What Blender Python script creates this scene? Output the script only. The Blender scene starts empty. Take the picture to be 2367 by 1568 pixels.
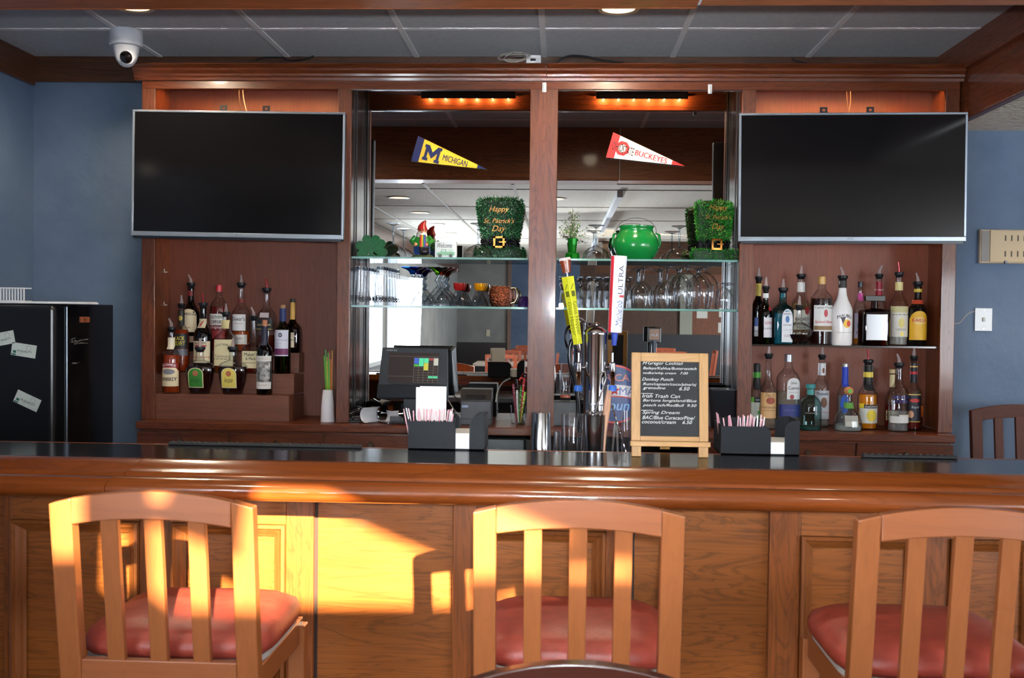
import bpy, bmesh, math, random
from mathutils import Vector, Matrix
R = random.Random(7)
SC = bpy.context.scene
COL = SC.collection
PI = math.pi
rad = math.radians
# ---------------------------------------------------------------- camera model (photo treated as 2367 x 1568)
FPX, W, H = 2400.0, 2367, 1568
CAM = Vector((0, 0, 1.5))
_y, _p, _r = rad(2.63), rad(1.53), rad(0.68)
_F0 = Vector((-math.sin(_y), math.cos(_y), 0)); _R0 = Vector((math.cos(_y), math.sin(_y), 0)); _Z = Vector((0, 0, 1))
FW = math.cos(_p) * _F0 - math.sin(_p) * _Z
_U0 = math.sin(_p) * _F0 + math.cos(_p) * _Z
RT = math.cos(_r) * _R0 + math.sin(_r) * _U0
UP = -math.sin(_r) * _R0 + math.cos(_r) * _U0

def ray(px, py):
    return FW + RT * ((px - W / 2) / FPX) + UP * ((H / 2 - py) / FPX)
def at(px, py, Y):
    d = ray(px, py); return CAM + d * ((Y - CAM.y) / d.y)
def atz(px, py, z):
    d = ray(px, py); return CAM + d * ((z - CAM.z) / d.z)
def mpp(p):                                    # metres per photo pixel at a point
    return (p - CAM).dot(FW) / FPX
def X(px, py, Y): return at(px, py, Y).x
def Z(px, py, Y): return at(px, py, Y).z

# ---------------------------------------------------------------- materials
def lin(c):
    o = []
    for v in c:
        v = v / 255.0
        o.append(v / 12.92 if v <= .04045 else ((v + .055) / 1.055) ** 2.4)
    return (o[0], o[1], o[2], 1.0)
MATS = {}
def _new(name):
    m = bpy.data.materials.new(name); m.use_nodes = True
    nt = m.node_tree; nt.nodes.clear()
    out = nt.nodes.new('ShaderNodeOutputMaterial')
    MATS[name] = m
    return m, nt, out
def P(nt, col=(.5, .5, .5, 1), rough=.5, metal=0, coat=0, spec=.5, emit=None, es=1.0):
    b = nt.nodes.new('ShaderNodeBsdfPrincipled')
    b.inputs['Base Color'].default_value = col
    b.inputs['Roughness'].default_value = rough
    b.inputs['Metallic'].default_value = metal
    b.inputs['Coat Weight'].default_value = coat
    b.inputs['Coat Roughness'].default_value = .08
    b.inputs['Specular IOR Level'].default_value = spec
    if emit:
        b.inputs['Emission Color'].default_value = emit; b.inputs['Emission Strength'].default_value = es
    return b
def mat(c, rough=.5, metal=0, coat=0, spec=.5, emit=None, es=1.0):
    key = 'm%s' % ((tuple(c), rough, metal, coat, spec, emit, es),)
    if key in MATS: return MATS[key]
    m, nt, out = _new(key); m.name = 'surface_%d' % len(MATS)
    b = P(nt, lin(c), rough, metal, coat, spec, lin(emit) if emit else None, es)
    nt.links.new(b.outputs[0], out.inputs[0])
    return m
def ramp(nt, a, b, p0=.3, p1=.7):
    r = nt.nodes.new('ShaderNodeValToRGB')
    r.color_ramp.elements[0].position = p0; r.color_ramp.elements[1].position = p1
    r.color_ramp.elements[0].color = a; r.color_ramp.elements[1].color = b
    return r
def mixrgb(nt, mode, fac, a, b):
    n = nt.nodes.new('ShaderNodeMix'); n.data_type = 'RGBA'; n.blend_type = mode
    if isinstance(fac, float): n.inputs[0].default_value = fac
    else: nt.links.new(fac, n.inputs[0])
    for i, v in ((6, a), (7, b)):
        if isinstance(v, tuple): n.inputs[i].default_value = v
        else: nt.links.new(v, n.inputs[i])
    return n.outputs[2]
def wood(name, dark, light, axis='Z', rough=.35, coat=.3, scale=1.0, streak=.55, fine=.35):
    if name in MATS: return MATS[name]
    m, nt, out = _new(name); N = nt.nodes; L = nt.links
    tc = N.new('ShaderNodeTexCoord'); mp = N.new('ShaderNodeMapping')
    s = [9.0 * scale] * 3; s['XYZ'.index(axis)] = 1.1 * scale
    mp.inputs['Scale'].default_value = s
    L.new(tc.outputs['Object'], mp.inputs['Vector'])
    n1 = N.new('ShaderNodeTexNoise'); n1.inputs['Scale'].default_value = 1.6; n1.inputs['Detail'].default_value = 6; n1.inputs['Distortion'].default_value = 1.2
    L.new(mp.outputs[0], n1.inputs['Vector'])
    w = N.new('ShaderNodeMath'); w.operation = 'MULTIPLY'; w.inputs[1].default_value = 9.0
    L.new(n1.outputs['Fac'], w.inputs[0])
    fr = N.new('ShaderNodeMath'); fr.operation = 'PINGPONG'; fr.inputs[1].default_value = .5
    L.new(w.outputs[0], fr.inputs[0])
    r1 = ramp(nt, (0, 0, 0, 1), (1, 1, 1, 1), .0, .22)
    L.new(fr.outputs[0], r1.inputs[0])
    mp2 = N.new('ShaderNodeMapping'); s2 = [130.0 * scale] * 3; s2['XYZ'.index(axis)] = 4.0 * scale
    mp2.inputs['Scale'].default_value = s2
    L.new(tc.outputs['Object'], mp2.inputs['Vector'])
    n2 = N.new('ShaderNodeTexNoise'); n2.inputs['Scale'].default_value = 1.0; n2.inputs['Detail'].default_value = 3
    L.new(mp2.outputs[0], n2.inputs['Vector'])
    r2 = ramp(nt, (0, 0, 0, 1), (1, 1, 1, 1), .35, .6)
    L.new(n2.outputs['Fac'], r2.inputs[0])
    n3 = N.new('ShaderNodeTexNoise'); n3.inputs['Scale'].default_value = .45; n3.inputs['Detail'].default_value = 2
    L.new(mp.outputs[0], n3.inputs['Vector'])
    base = mixrgb(nt, 'MIX', n3.outputs['Fac'], lin(dark), lin(light))
    base = mixrgb(nt, 'MIX', .5, base, lin(light))
    dk = tuple(v * .42 for v in lin(dark)[:3]) + (1,)
    f1 = N.new('ShaderNodeMath'); f1.operation = 'MULTIPLY_ADD'; f1.inputs[1].default_value = -streak; f1.inputs[2].default_value = streak
    L.new(r1.outputs[0], f1.inputs[0])
    c1 = mixrgb(nt, 'MIX', f1.outputs[0], base, dk)
    f2 = N.new('ShaderNodeMath'); f2.operation = 'MULTIPLY_ADD'; f2.inputs[1].default_value = -fine; f2.inputs[2].default_value = fine
    L.new(r2.outputs[0], f2.inputs[0])
    c2 = mixrgb(nt, 'MIX', f2.outputs[0], c1, dk)
    b = P(nt, rough=rough, coat=coat)
    L.new(c2, b.inputs['Base Color'])
    L.new(b.outputs[0], out.inputs[0])
    return m
def glass(name, tint=(255, 255, 255), edge=(120, 125, 130), refl=.9, rough=.01):
    if name in MATS: return MATS[name]
    m, nt, out = _new(name); N = nt.nodes; L = nt.links
    lw = N.new('ShaderNodeLayerWeight'); lw.inputs['Blend'].default_value = .5
    pw = N.new('ShaderNodeMath'); pw.operation = 'POWER'; pw.inputs[1].default_value = 3.0
    L.new(lw.outputs['Facing'], pw.inputs[0])
    fa = N.new('ShaderNodeMath'); fa.operation = 'MULTIPLY_ADD'; fa.inputs[1].default_value = refl * .85; fa.inputs[2].default_value = .06
    fa.use_clamp = True
    L.new(pw.outputs[0], fa.inputs[0])
    tcol = mixrgb(nt, 'MIX', pw.outputs[0], lin(tint), lin(edge))
    t = N.new('ShaderNodeBsdfTransparent'); L.new(tcol, t.inputs[0])
    g = N.new('ShaderNodeBsdfGlossy'); g.inputs['Roughness'].default_value = rough
    g.inputs['Color'].default_value = (.95, .97, 1, 1)
    mx = N.new('ShaderNodeMixShader')
    L.new(fa.outputs[0], mx.inputs[0]); L.new(t.outputs[0], mx.inputs[1]); L.new(g.outputs[0], mx.inputs[2])
    L.new(mx.outputs[0], out.inputs[0])
    return m
def liquid(c, opac=.5):
    key = 'liq%s' % ((tuple(c), opac),)
    if key in MATS: return MATS[key]
    m, nt, out = _new(key); m.name = 'liquid_%d' % len(MATS); N = nt.nodes; L = nt.links
    t = N.new('ShaderNodeBsdfTransparent'); t.inputs[0].default_value = lin(c)
    b = P(nt, lin(c), .1)
    mx = N.new('ShaderNodeMixShader'); mx.inputs[0].default_value = opac
    L.new(t.outputs[0], mx.inputs[1]); L.new(b.outputs[0], mx.inputs[2]); L.new(mx.outputs[0], out.inputs[0])
    return m
def noisy(name, a, b, scale, rough=.8, bump=0.0, detail=4, bscale=None, p0=.35, p1=.65, coat=0, dist=.01):
    if name in MATS: return MATS[name]
    m, nt, out = _new(name); N = nt.nodes; L = nt.links
    tc = N.new('ShaderNodeTexCoord')
    n1 = N.new('ShaderNodeTexNoise'); n1.inputs['Scale'].default_value = scale; n1.inputs['Detail'].default_value = detail
    L.new(tc.outputs['Object'], n1.inputs['Vector'])
    r = ramp(nt, lin(a), lin(b), p0, p1); L.new(n1.outputs['Fac'], r.inputs[0])
    s = P(nt, rough=rough, coat=coat); L.new(r.outputs[0], s.inputs['Base Color'])
    if bump:
        n2 = N.new('ShaderNodeTexNoise'); n2.inputs['Scale'].default_value = bscale or scale; n2.inputs['Detail'].default_value = 5
        L.new(tc.outputs['Object'], n2.inputs['Vector'])
        bp = N.new('ShaderNodeBump'); bp.inputs['Strength'].default_value = bump; bp.inputs['Distance'].default_value = dist
        L.new(n2.outputs['Fac'], bp.inputs['Height']); L.new(bp.outputs[0], s.inputs['Normal'])
    L.new(s.outputs[0], out.inputs[0])
    return m
def tinselmat(name, cols, rough=.25):
    m, nt, out = _new(name); N = nt.nodes; L = nt.links
    g = N.new('ShaderNodeNewGeometry')
    r = N.new('ShaderNodeValToRGB')
    while len(r.color_ramp.elements) < len(cols): r.color_ramp.elements.new(.5)
    for i, c in enumerate(cols):
        r.color_ramp.elements[i].position = i / (len(cols) - 1); r.color_ramp.elements[i].color = lin(c)
    L.new(g.outputs['Random Per Island'], r.inputs[0])
    b = P(nt, rough=rough, metal=.45); L.new(r.outputs[0], b.inputs['Base Color']); L.new(b.outputs[0], out.inputs[0])
    return m

# ---------------------------------------------------------------- mesh builder
_TXT = {}
def text_geo(s, bold=0.0, shear=0.0, spacing=1.0):
    key = (s, bold, shear, spacing)
    if key in _TXT: return _TXT[key]
    cu = bpy.data.curves.new('t', 'FONT'); cu.body = s; cu.size = 1.0; cu.shear = shear
    cu.space_character = spacing
    cu.align_x = 'CENTER'; cu.resolution_u = 3
    ob = bpy.data.objects.new('t', cu); COL.objects.link(ob)
    dg = bpy.context.evaluated_depsgraph_get()
    me = ob.evaluated_get(dg).to_mesh()
    vs = [(v.co.x, v.co.y) for v in me.vertices]; fs = [tuple(p.vertices) for p in me.polygons]
    ob.evaluated_get(dg).to_mesh_clear()
    bpy.data.objects.remove(ob); bpy.data.curves.remove(cu)
    if vs:
        y0 = min(v[1] for v in vs); y1 = max(v[1] for v in vs); x0 = min(v[0] for v in vs); x1 = max(v[0] for v in vs)
        vs = [(x - (x0 + x1) / 2, y - (y0 + y1) / 2) for x, y in vs]
        if bold:                                # heavier strokes: a second, slightly shifted copy of every letter
            n = len(vs); vs = [(x - bold * .7, y) for x, y in vs] + [(x + bold * .7, y) for x, y in vs]
            fs = fs + [tuple(i + n for i in f) for f in fs]
        _TXT[key] = (vs, fs, x1 - x0, y1 - y0)
    else: _TXT[key] = ([], [], 1, 1)
    return _TXT[key]

class MB:
    def __init__(s): s.v = []; s.f = []
    def add(s, vs, fs):
        n = len(s.v); s.v += [tuple(v) for v in vs]; s.f += [tuple(i + n for i in f) for f in fs]; return s
    def box(s, x0, x1, y0, y1, z0, z1):
        vs = [(x, y, z) for z in (z0, z1) for y in (y0, y1) for x in (x0, x1)]
        return s.add(vs, [(0, 2, 3, 1), (4, 5, 7, 6), (0, 1, 5, 4), (2, 6, 7, 3), (0, 4, 6, 2), (1, 3, 7, 5)])
    def cbox(s, c, d): return s.box(c[0]-d[0]/2, c[0]+d[0]/2, c[1]-d[1]/2, c[1]+d[1]/2, c[2]-d[2]/2, c[2]+d[2]/2)
    def rbox(s, c, d, M):                          # rotated box: M 3x3
        t = MB().cbox((0, 0, 0), d); return s.add([Vector(c) + M @ Vector(v) for v in t.v], t.f)
    def bar(s, a, b, w, t, up=(0, 0, 1)):          # rectangular bar from a to b
        a = Vector(a); b = Vector(b); d = (b - a); l = d.length; d.normalize()
        u = Vector(up); sx = d.cross(u)
        if sx.length < 1e-5: sx = d.cross(Vector((0, 1, 0)))
        sx.normalize(); u = sx.cross(d)
        return s.rbox((a + b) / 2, (w, l, t), Matrix((sx, d, u)).transposed())
    def prism(s, poly, axis, a, b):                # poly in the two other axes, extruded a..b along axis
        n = len(poly)
        def mk(p, q):
            return (q, p[0], p[1]) if axis == 'X' else (p[0], q, p[1]) if axis == 'Y' else (p[0], p[1], q)
        vs = [mk(p, a) for p in poly] + [mk(p, b) for p in poly]
        fs = [tuple(range(n)), tuple(range(2*n-1, n-1, -1))] + [(i, i + n, (i + 1) % n + n, (i + 1) % n) for i in range(n)]
        return s.add(vs, fs)
    def lathe(s, prof, c=(0, 0, 0), seg=24, n=2.0, dr=1.0, cap0=True, cap1=True, nf=None):
        """prof: (z, r[, n]); superellipse exponent n, depth ratio dr"""
        rows = []
        for pr in prof:
            z, r = pr[0], pr[1]; e = pr[2] if len(pr) > 2 else n; d = pr[3] if len(pr) > 3 else dr
            row = []
            for k in range(seg):
                a = 2 * PI * (k + .5) / seg; ca, sa = math.cos(a), math.sin(a)
                q = (abs(ca) ** e + abs(sa) ** e) ** (-1 / e)
                row.append((c[0] + r * ca * q, c[1] + r * d * sa * q, c[2] + z))
            rows.append(row)
        fs = []
        for i in range(len(rows) - 1):
            for k in range(seg):
                k2 = (k + 1) % seg
                fs.append((i*seg+k, i*seg+k2, (i+1)*seg+k2, (i+1)*seg+k))
        if cap0: fs.append(tuple(range(seg - 1, -1, -1)))
        if cap1: fs.append(tuple((len(rows)-1)*seg + k for k in range(seg)))
        return s.add([v for r_ in rows for v in r_], fs)
    def tube(s, pts, r, seg=8, caps=True):
        pts = [Vector(p) for p in pts]; n = len(pts); rows = []
        rr = r if isinstance(r, (list, tuple)) else [r] * n
        t0 = (pts[1] - pts[0]).normalized()
        u = t0.cross(Vector((0, 0, 1)));
        if u.length < 1e-4: u = t0.cross(Vector((1, 0, 0)))
        u.normalize()
        for i, p in enumerate(pts):
            t = (pts[min(i+1, n-1)] - pts[max(i-1, 0)]).normalized()
            u = (u - t * u.dot(t)).normalized(); w = t.cross(u)
            rows.append([p + (u * math.cos(2*PI*k/seg) + w * math.sin(2*PI*k/seg)) * rr[i] for k in range(seg)])
        fs = [(i*seg+k, i*seg+(k+1)%seg, (i+1)*seg+(k+1)%seg, (i+1)*seg+k) for i in range(n-1) for k in range(seg)]
        if caps: fs += [tuple(range(seg-1, -1, -1)), tuple((n-1)*seg+k for k in range(seg))]
        return s.add([v for r_ in rows for v in r_], fs)
    def ball(s, c, rx, ry=None, rz=None, seg=16, rings=9):
        ry = ry or rx; rz = rz or rx
        prof = [(-rz * math.cos(PI * (i + .02) / (rings - 1 + .04)), max(1e-4, math.sin(PI * (i + .02) / (rings - 1 + .04)))) for i in range(rings)]
        return s.lathe([(z, rx * r, 2, ry / rx) for z, r in prof], c, seg)
    def disc(s, c, r, axis='Y', seg=24, r2=0):
        vs = []; fs = []
        for k in range(seg):
            a = 2*PI*k/seg; p, q = math.cos(a), math.sin(a)
            for rr in ((r, r2) if r2 else (r,)):
                vs.append((c[0]+rr*p, c[1], c[2]+rr*q) if axis == 'Y' else (c[0]+rr*p, c[1]+rr*q, c[2]))
        if r2: fs = [(2*k, 2*((k+1) % seg), 2*((k+1) % seg)+1, 2*k+1) for k in range(seg)]
        else: fs = [tuple(range(seg))]
        return s.add(vs, fs)
    def grid(s, fn, nu, nv):
        vs = [fn(i / nu, j / nv) for j in range(nv + 1) for i in range(nu + 1)]
        fs = [(j*(nu+1)+i, j*(nu+1)+i+1, (j+1)*(nu+1)+i+1, (j+1)*(nu+1)+i) for j in range(nv) for i in range(nu)]
        return s.add(vs, fs)
    def text(s, st, c, h=None, w=None, fn=None, bold=0.0, shear=0.0, spacing=1.0):
        """flat lettering facing -Y, centred at c; h cap height or w width; fn(x,z)->(x,y,z) bends it"""
        vs, fs, tw, th = text_geo(st, bold, shear, spacing)
        sx = sz = (h / th) if h else (w / tw)
        if h and w: sx = w / tw
        out = []
        for x, y in vs:
            px, pz = c[0] + x * sx, c[2] + y * sz
            q = fn(px, pz) if fn else (px, c[1], pz)
            if bold and len(out) >= len(vs) // 2: q = (q[0], q[1] + .00012, q[2])
            out.append(q)
        return s.add(out, fs)
    def tf(s, M):
        s.v = [tuple(M @ Vector(v)) for v in s.v]; return s
    def build(s, name, m, parent=None, bevel=0.0, smooth=False, loc=None, rot=None, ang=40, seg=2):
        me = bpy.data.meshes.new(name); me.from_pydata(s.v, [], s.f)
        bm = bmesh.new(); bm.from_mesh(me); bmesh.ops.recalc_face_normals(bm, faces=bm.faces)
        if smooth:
            for f in bm.faces: f.smooth = True
            for e in bm.edges:
                if len(e.link_faces) == 2 and e.calc_face_angle(0) > rad(ang): e.smooth = False
        bm.to_mesh(me); bm.free(); me.update()
        ms = m if isinstance(m, (list, tuple)) else [m]
        for q in ms: me.materials.append(q)
        o = bpy.data.objects.new(name, me); COL.objects.link(o)
        if parent: o.parent = parent
        if loc is not None: o.location = loc
        if rot is not None: o.rotation_euler = rot
        if bevel:
            b = o.modifiers.new('bevel', 'BEVEL'); b.width = bevel; b.segments = seg; b.limit_method = 'ANGLE'; b.angle_limit = rad(40)
        return o
    def flat(s, name, m, parent=None, loc=None, rot=None):      # no normal recalculation (single sheets, lettering)
        me = bpy.data.meshes.new(name); me.from_pydata(s.v, [], s.f); me.update(); me.materials.append(m)
        o = bpy.data.objects.new(name, me); COL.objects.link(o)
        if parent: o.parent = parent
        if loc is not None: o.location = loc
        if rot is not None: o.rotation_euler = rot
        return o
def tag(o, label, cat, group=None, kind=None):
    o['label'] = label; o['category'] = cat
    if group: o['group'] = group
    if kind: o['kind'] = kind
    return o
def thing(name, label, cat, loc=(0, 0, 0), rotz=0, group=None):
    o = bpy.data.objects.new(name, None); COL.objects.link(o)
    o.empty_display_size = .05; o.location = loc; o.rotation_euler = (0, 0, rotz)
    return tag(o, label, cat, group)
def struct(o): o['kind'] = 'structure'; return o
def dup(root, loc, label, rotz=None, group=None):
    r = root.copy(); COL.objects.link(r); r.location = loc; r['label'] = label
    if rotz is not None: r.rotation_euler = (0, 0, rotz)
    if group: r['group'] = group
    for ch in list(root.children):
        c = ch.copy(); COL.objects.link(c); c.parent = r
        for g in list(ch.children):
            d = g.copy(); COL.objects.link(d); d.parent = c
    return r
def lamp(kind, name, loc, energy, color=(1, 1, 1), size=.1, size_y=None, target=None, spot=None, blend=.5):
    l = bpy.data.lights.new(name, kind); l.energy = energy; l.color = color
    if kind == 'AREA':
        l.size = size
        if size_y: l.shape = 'RECTANGLE'; l.size_y = size_y
        else: l.shape = 'DISK'
    elif kind in ('POINT', 'SPOT'): l.shadow_soft_size = size
    if kind == 'SPOT': l.spot_size = spot; l.spot_blend = blend
    o = bpy.data.objects.new(name, l); COL.objects.link(o); o.location = loc
    if target is not None:
        o.rotation_euler = (Vector(target) - Vector(loc)).to_track_quat('-Z', 'Y').to_euler()
    return o
# shared palette
WD_CAB = wood('wood_cabinet_upright', (78, 36, 17), (110, 55, 27), 'Z', .42, .2)
WD_CABX = wood('wood_cabinet_lengthwise', (78, 34, 16), (112, 54, 25), 'X', .32, .4)
WD_BACK = wood('wood_cabinet_back', (92, 44, 28), (112, 56, 36), 'Z', .5, 0, 1.0, .18, .2)
WD_DARK = wood('wood_dark_trim', (62, 36, 22), (86, 52, 32), 'X', .4, .3)
WD_DARKY = wood('wood_dark_trim_running_back', (66, 36, 22), (96, 54, 32), 'Y', .4, .3)
WD_BEAM = wood('wood_beam', (140, 76, 38), (180, 102, 54), 'X', .45, .15)
WD_BAR = wood('wood_bar_panel', (118, 66, 27), (158, 90, 38), 'X', .32, .35, 1.0, .5, .25)
WD_BARZ = wood('wood_bar_stile', (110, 58, 26), (146, 80, 35), 'Z', .32, .35, 1.0, .45, .3)
WD_RAIL = wood('wood_bar_rail', (104, 50, 18), (136, 68, 25), 'X', .2, .8, .6, .25, .2)
WD_STOOL = wood('wood_stool', (130, 73, 38), (148, 86, 46), 'Z', .35, .35, .8, .12, .12)
WD_STOOLX = wood('wood_stool_rail', (127, 70, 38), (144, 82, 45), 'X', .35, .35, .8, .12, .12)
WD_MAHOG = wood('wood_mahogany', (40, 15, 9), (58, 22, 13), 'X', .25, .5, .8, .2, .15)
WD_MAHOGZ = wood('wood_mahogany_upright', (58, 24, 12), (80, 34, 18), 'Z', .65, 0, .8, .2, .15)
WD_CHAIR = wood('wood_dining_chair', (150, 70, 46), (178, 90, 60), 'Z', .35, .4, .8, .15, .12)
WD_EASEL = wood('wood_easel', (150, 108, 58), (180, 136, 80), 'Z', .5, .1, .8, .2, .15)
WD_EASELX = wood('wood_easel_rail', (150, 108, 58), (180, 136, 80), 'X', .5, .1, .8, .2, .15)
MIRROR = mat((226, 230, 232), .0, 1.0)
CHROME = mat((215, 215, 220), .12, 1.0)
STEEL = mat((190, 190, 195), .22, 1.0)
BLACKP = mat((18, 19, 23), .4, 0, 0, .3)
BLACKG = mat((12, 12, 14), .15, 0, .5)
WHITEP = mat((230, 232, 236), .5)
CLEAR = glass('glass_clear')
CLEARB = glass('glass_bottle_clear', (248, 250, 250), (120, 124, 126), .7)
# ================================================================ THE SETTING
YHB = 4.945
YW, YF, YM, YB = 4.97, 4.65, 4.90, 4.57        # back wall, cabinet face, mirror plane, base cabinet front
ZCNT = .985                                     # back counter
ZT = Z(1183, 133, YW)                           # tray ceiling over the bar
ZL = 2.36                                       # lower ceiling and beam bottoms
XL = X(78, 300, YW); XR = X(2172, 140, YW)
XJ = -1.87                                      # wall that steps in behind the camera, with the windows
YR = -9.0; XE = 5.5
BLUE = noisy('blue_plaster', (82, 101, 127), (94, 112, 136), 3.0, .75, .9, 4, 9.0, dist=.012)
GREYW = noisy('grey_plaster', (132, 132, 130), (146, 146, 142), 3.0, .8, .2)
CEILM = noisy('ceiling_tile', (198, 202, 208), (210, 213, 218), 60, .9, .25, 4, 220, dist=.002)
CEILW = noisy('cream_ceiling', (196, 188, 172), (208, 200, 186), 40, .9, .7, 5, 70, dist=.008)
GRIDM = mat((250, 250, 252), .5)

struct(MB().box(XL - .2, XE + .2, YR - .2, YW + .2, -.1, 0).build('floor', noisy('carpet_floor', (62, 44, 36), (84, 60, 46), 25, .9)))
struct(MB().box(XL - .15, XE + .15, YW, YW + .15, 0, 2.9).build('wall_back', BLUE))
struct(MB().box(XL - .15, XL, 1.0, YW, 0, 2.9).build('wall_left', BLUE))
# ceiling over the bar: tiles with the metal grid
struct(MB().box(XL, XR + .02, 2.9, YW, ZT, ZT + .1).build('ceiling', CEILM))
g = MB()
for px in (78 - 295, 78, 373, 667, 964, 1258, 1554, 1866):
    x = X(px, 133, YW)
    if x > XL: g.box(x - .0125, x + .0125, 2.9, YW, ZT - .004, ZT)
yg = atz(1183, 66, ZT).y
for k in range(3): g.box(XL, XR, yg - .61 * k - .0125, yg - .61 * k + .0125, ZT - .0042, ZT)
struct(g.build('trim_ceiling_grid', GRIDM))
# dark strip on the wall above the crown, along the left wall and the right beam
ZS = Z(200, 191, YW)
struct(MB().box(XL, XR, YW - .02, YW, ZS, ZT).build('trim_1', WD_DARK, bevel=.003))
struct(MB().box(XL, XL + .02, 1.0, YW - .02, ZS - .02, ZT).build('trim_2', WD_DARKY, bevel=.003))
# beams round the raised ceiling
YBM = atz(1183, 19, ZL).y                       # rear face of the front beam
xj = atz(1612, 22, ZL).x
struct(MB().box(XL, xj - .004, YBM - .2, YBM, ZL, 2.9).box(XL, xj - .004, YBM, YBM + .012, ZL, ZL + .012).build('trim_beam_front', WD_BEAM, bevel=.004))
struct(MB().box(xj + .004, XR + .2, YBM - .2, YBM - .004, ZL + .004, 2.9).build('trim_beam_front_2', wood('wood_beam_2', (160, 94, 56), (194, 120, 76), 'X', .45, .15), bevel=.004))
struct(MB().box(xj - .004, xj + .004, YBM - .19, YBM - .01, ZL + .005, 2.8).build('trim_joint', WHITEP))
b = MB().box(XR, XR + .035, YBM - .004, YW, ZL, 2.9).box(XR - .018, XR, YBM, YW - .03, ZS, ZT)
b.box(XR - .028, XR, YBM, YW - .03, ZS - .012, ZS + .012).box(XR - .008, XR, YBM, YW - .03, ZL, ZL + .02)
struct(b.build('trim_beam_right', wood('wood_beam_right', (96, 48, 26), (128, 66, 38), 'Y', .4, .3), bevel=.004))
struct(MB().box(XR + .035, XE, YBM - .2, YW, ZL + .01, ZL + .1).build('ceiling_side', noisy('side_cream_ceiling', (232, 224, 206), (244, 238, 222), 40, .9, .8, 5, 45, dist=.01)))

# ---- bar position
ZB = 1.08
YT0 = atz(1183, 1078, ZB).y                     # front edge of the black top
YT1 = atz(1183, 1041, ZB).y                     # back edge
YP = YT0 + .13                                  # front panel plane
YS = 2.17                                       # back of the stools

# ---- low sun through ceiling cutouts added for the sun patches: direction fixed by the middle stool and its shadow on the bar panel
SUN = at(985, 1280, YP) - at(1125, 1178, YS)
SUN = SUN / SUN.y
def up_to_ceiling(p):
    t = (ZL - p.z) / -SUN.z
    return (p.x - SUN.x * t, p.y - t)
def poly_on(pts, Y): return [up_to_ceiling(at(px, py, Y)) for px, py in pts]
def pu(px, py): return up_to_ceiling(at(px, py, YP))
def su(px, py): return up_to_ceiling(at(px, py, YS))
holes = [[pu(592, 1172), pu(735, 1177), pu(1310, 1420), pu(655, 1422), su(630, 1466), su(440, 1464), su(356, 1400), su(356, 1222), su(556, 1306)],
         [su(122, 1120), su(198, 1120), su(198, 1322), su(122, 1322)],
         [su(356, 1130), su(392, 1130), su(392, 1200), su(356, 1200)]]
hx = [p[0] for h in holes for p in h]; hy = [p[1] for h in holes for p in h]
SX0, SX1, SY0, SY1 = min(hx) - .12, max(hx) + .12, min(hy) - .12, max(hy) + .12
c = MB()
for (x0, x1, y0, y1) in ((XJ - .6, SX0, YR, YBM - .2), (SX1, XE, YR, YBM - .2), (SX0, SX1, YR, SY0), (SX0, SX1, SY1, YBM - .2)):
    c.box(x0, x1, y0, y1, ZL, ZL + .1)
struct(c.build('ceiling_main', CEILW))
def cutout_panel():  # added ceiling panel, its openings shaped to cast the sun patches
    bm = bmesh.new()
    def loop(pts):
        vs = [bm.verts.new((p[0], p[1], ZL)) for p in pts]
        return [bm.edges.new((vs[i], vs[(i + 1) % len(vs)])) for i in range(len(vs))]
    es = loop([(SX0, SY0), (SX1, SY0), (SX1, SY1), (SX0, SY1)])
    for h in holes: es += loop(h)
    bmesh.ops.triangle_fill(bm, use_beauty=True, edges=es)
    r = bmesh.ops.extrude_face_region(bm, geom=list(bm.faces))
    for v in [e for e in r['geom'] if isinstance(e, bmesh.types.BMVert)]: v.co.z += .03
    bmesh.ops.recalc_face_normals(bm, faces=bm.faces)
    me = bpy.data.meshes.new('sun_cutouts'); bm.to_mesh(me); bm.free(); me.materials.append(CEILW)
    o = bpy.data.objects.new('window_3', me); COL.objects.link(o); return struct(o)
cutout_panel()
tg = MB()                                       # grid lines of the lower ceiling
for k in range(-3, 9):
    x = -1.25 + k * .61 - .3
    if x > XJ and not (SX0 - .02 < x < SX1 + .02): tg.box(x - .01, x + .01, YR, YBM - .2, ZL - .004, ZL)
for k in range(16):
    y = YBM - .5 - k * 1.22
    if y > YR and not (SY0 - .02 < y < SY1 + .02): tg.box(XJ, XE, y - .008, y + .008, ZL - .0042, ZL)
struct(tg.build('trim_ceiling_lines', mat((150, 140, 124), .6)))
struct(MB().box(.39, .43, SY1 + .02, 2.45, ZL - .05, ZL - .005).box(.39, .43, -5.5, SY0 - .02, ZL - .05, ZL - .005).build('trim_soffit', mat((214, 216, 218), .5)))
struct(MB().box(.5, XE, -3.0, -2.75, ZL - .2, ZL).build('trim_beam_rear', WD_DARK))
struct(MB().box(.5, XE, -5.4, -5.1, ZL - .3, ZL).build('trim_beam_rear_2', WD_DARK))
# rear part of the room
ADDED_WINS = [(-6.5, -4.6), (-4.2, -2.3), (-1.9, 0.0), (.4, 2.3)]  # unseen openings added in the right wall to let in fill light
w = MB(); ys = [YR] + [v for p in ADDED_WINS for v in p] + [YW]
for i in range(0, len(ys), 2): w.box(XE, XE + .15, ys[i], ys[i + 1], 0, 2.9)
for a, b_ in ADDED_WINS: w.box(XE, XE + .15, a, b_, 0, .6).box(XE, XE + .15, a, b_, 2.15, 2.9)
struct(w.build('wall_right', GREYW))
for i, (a, b_) in enumerate(ADDED_WINS):
    f = MB()
    f.box(XE - .02, XE + .12, a, b_, .6, .65).box(XE - .02, XE + .12, a, b_, 2.1, 2.15).box(XE - .02, XE + .12, a, a + .05, .6, 2.15).box(XE - .02, XE + .12, b_ - .05, b_, .6, 2.15)
    struct(f.build('window_%d' % (i + 10), mat((200, 204, 206), .5)))  # frames of the openings added for fill light
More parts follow.
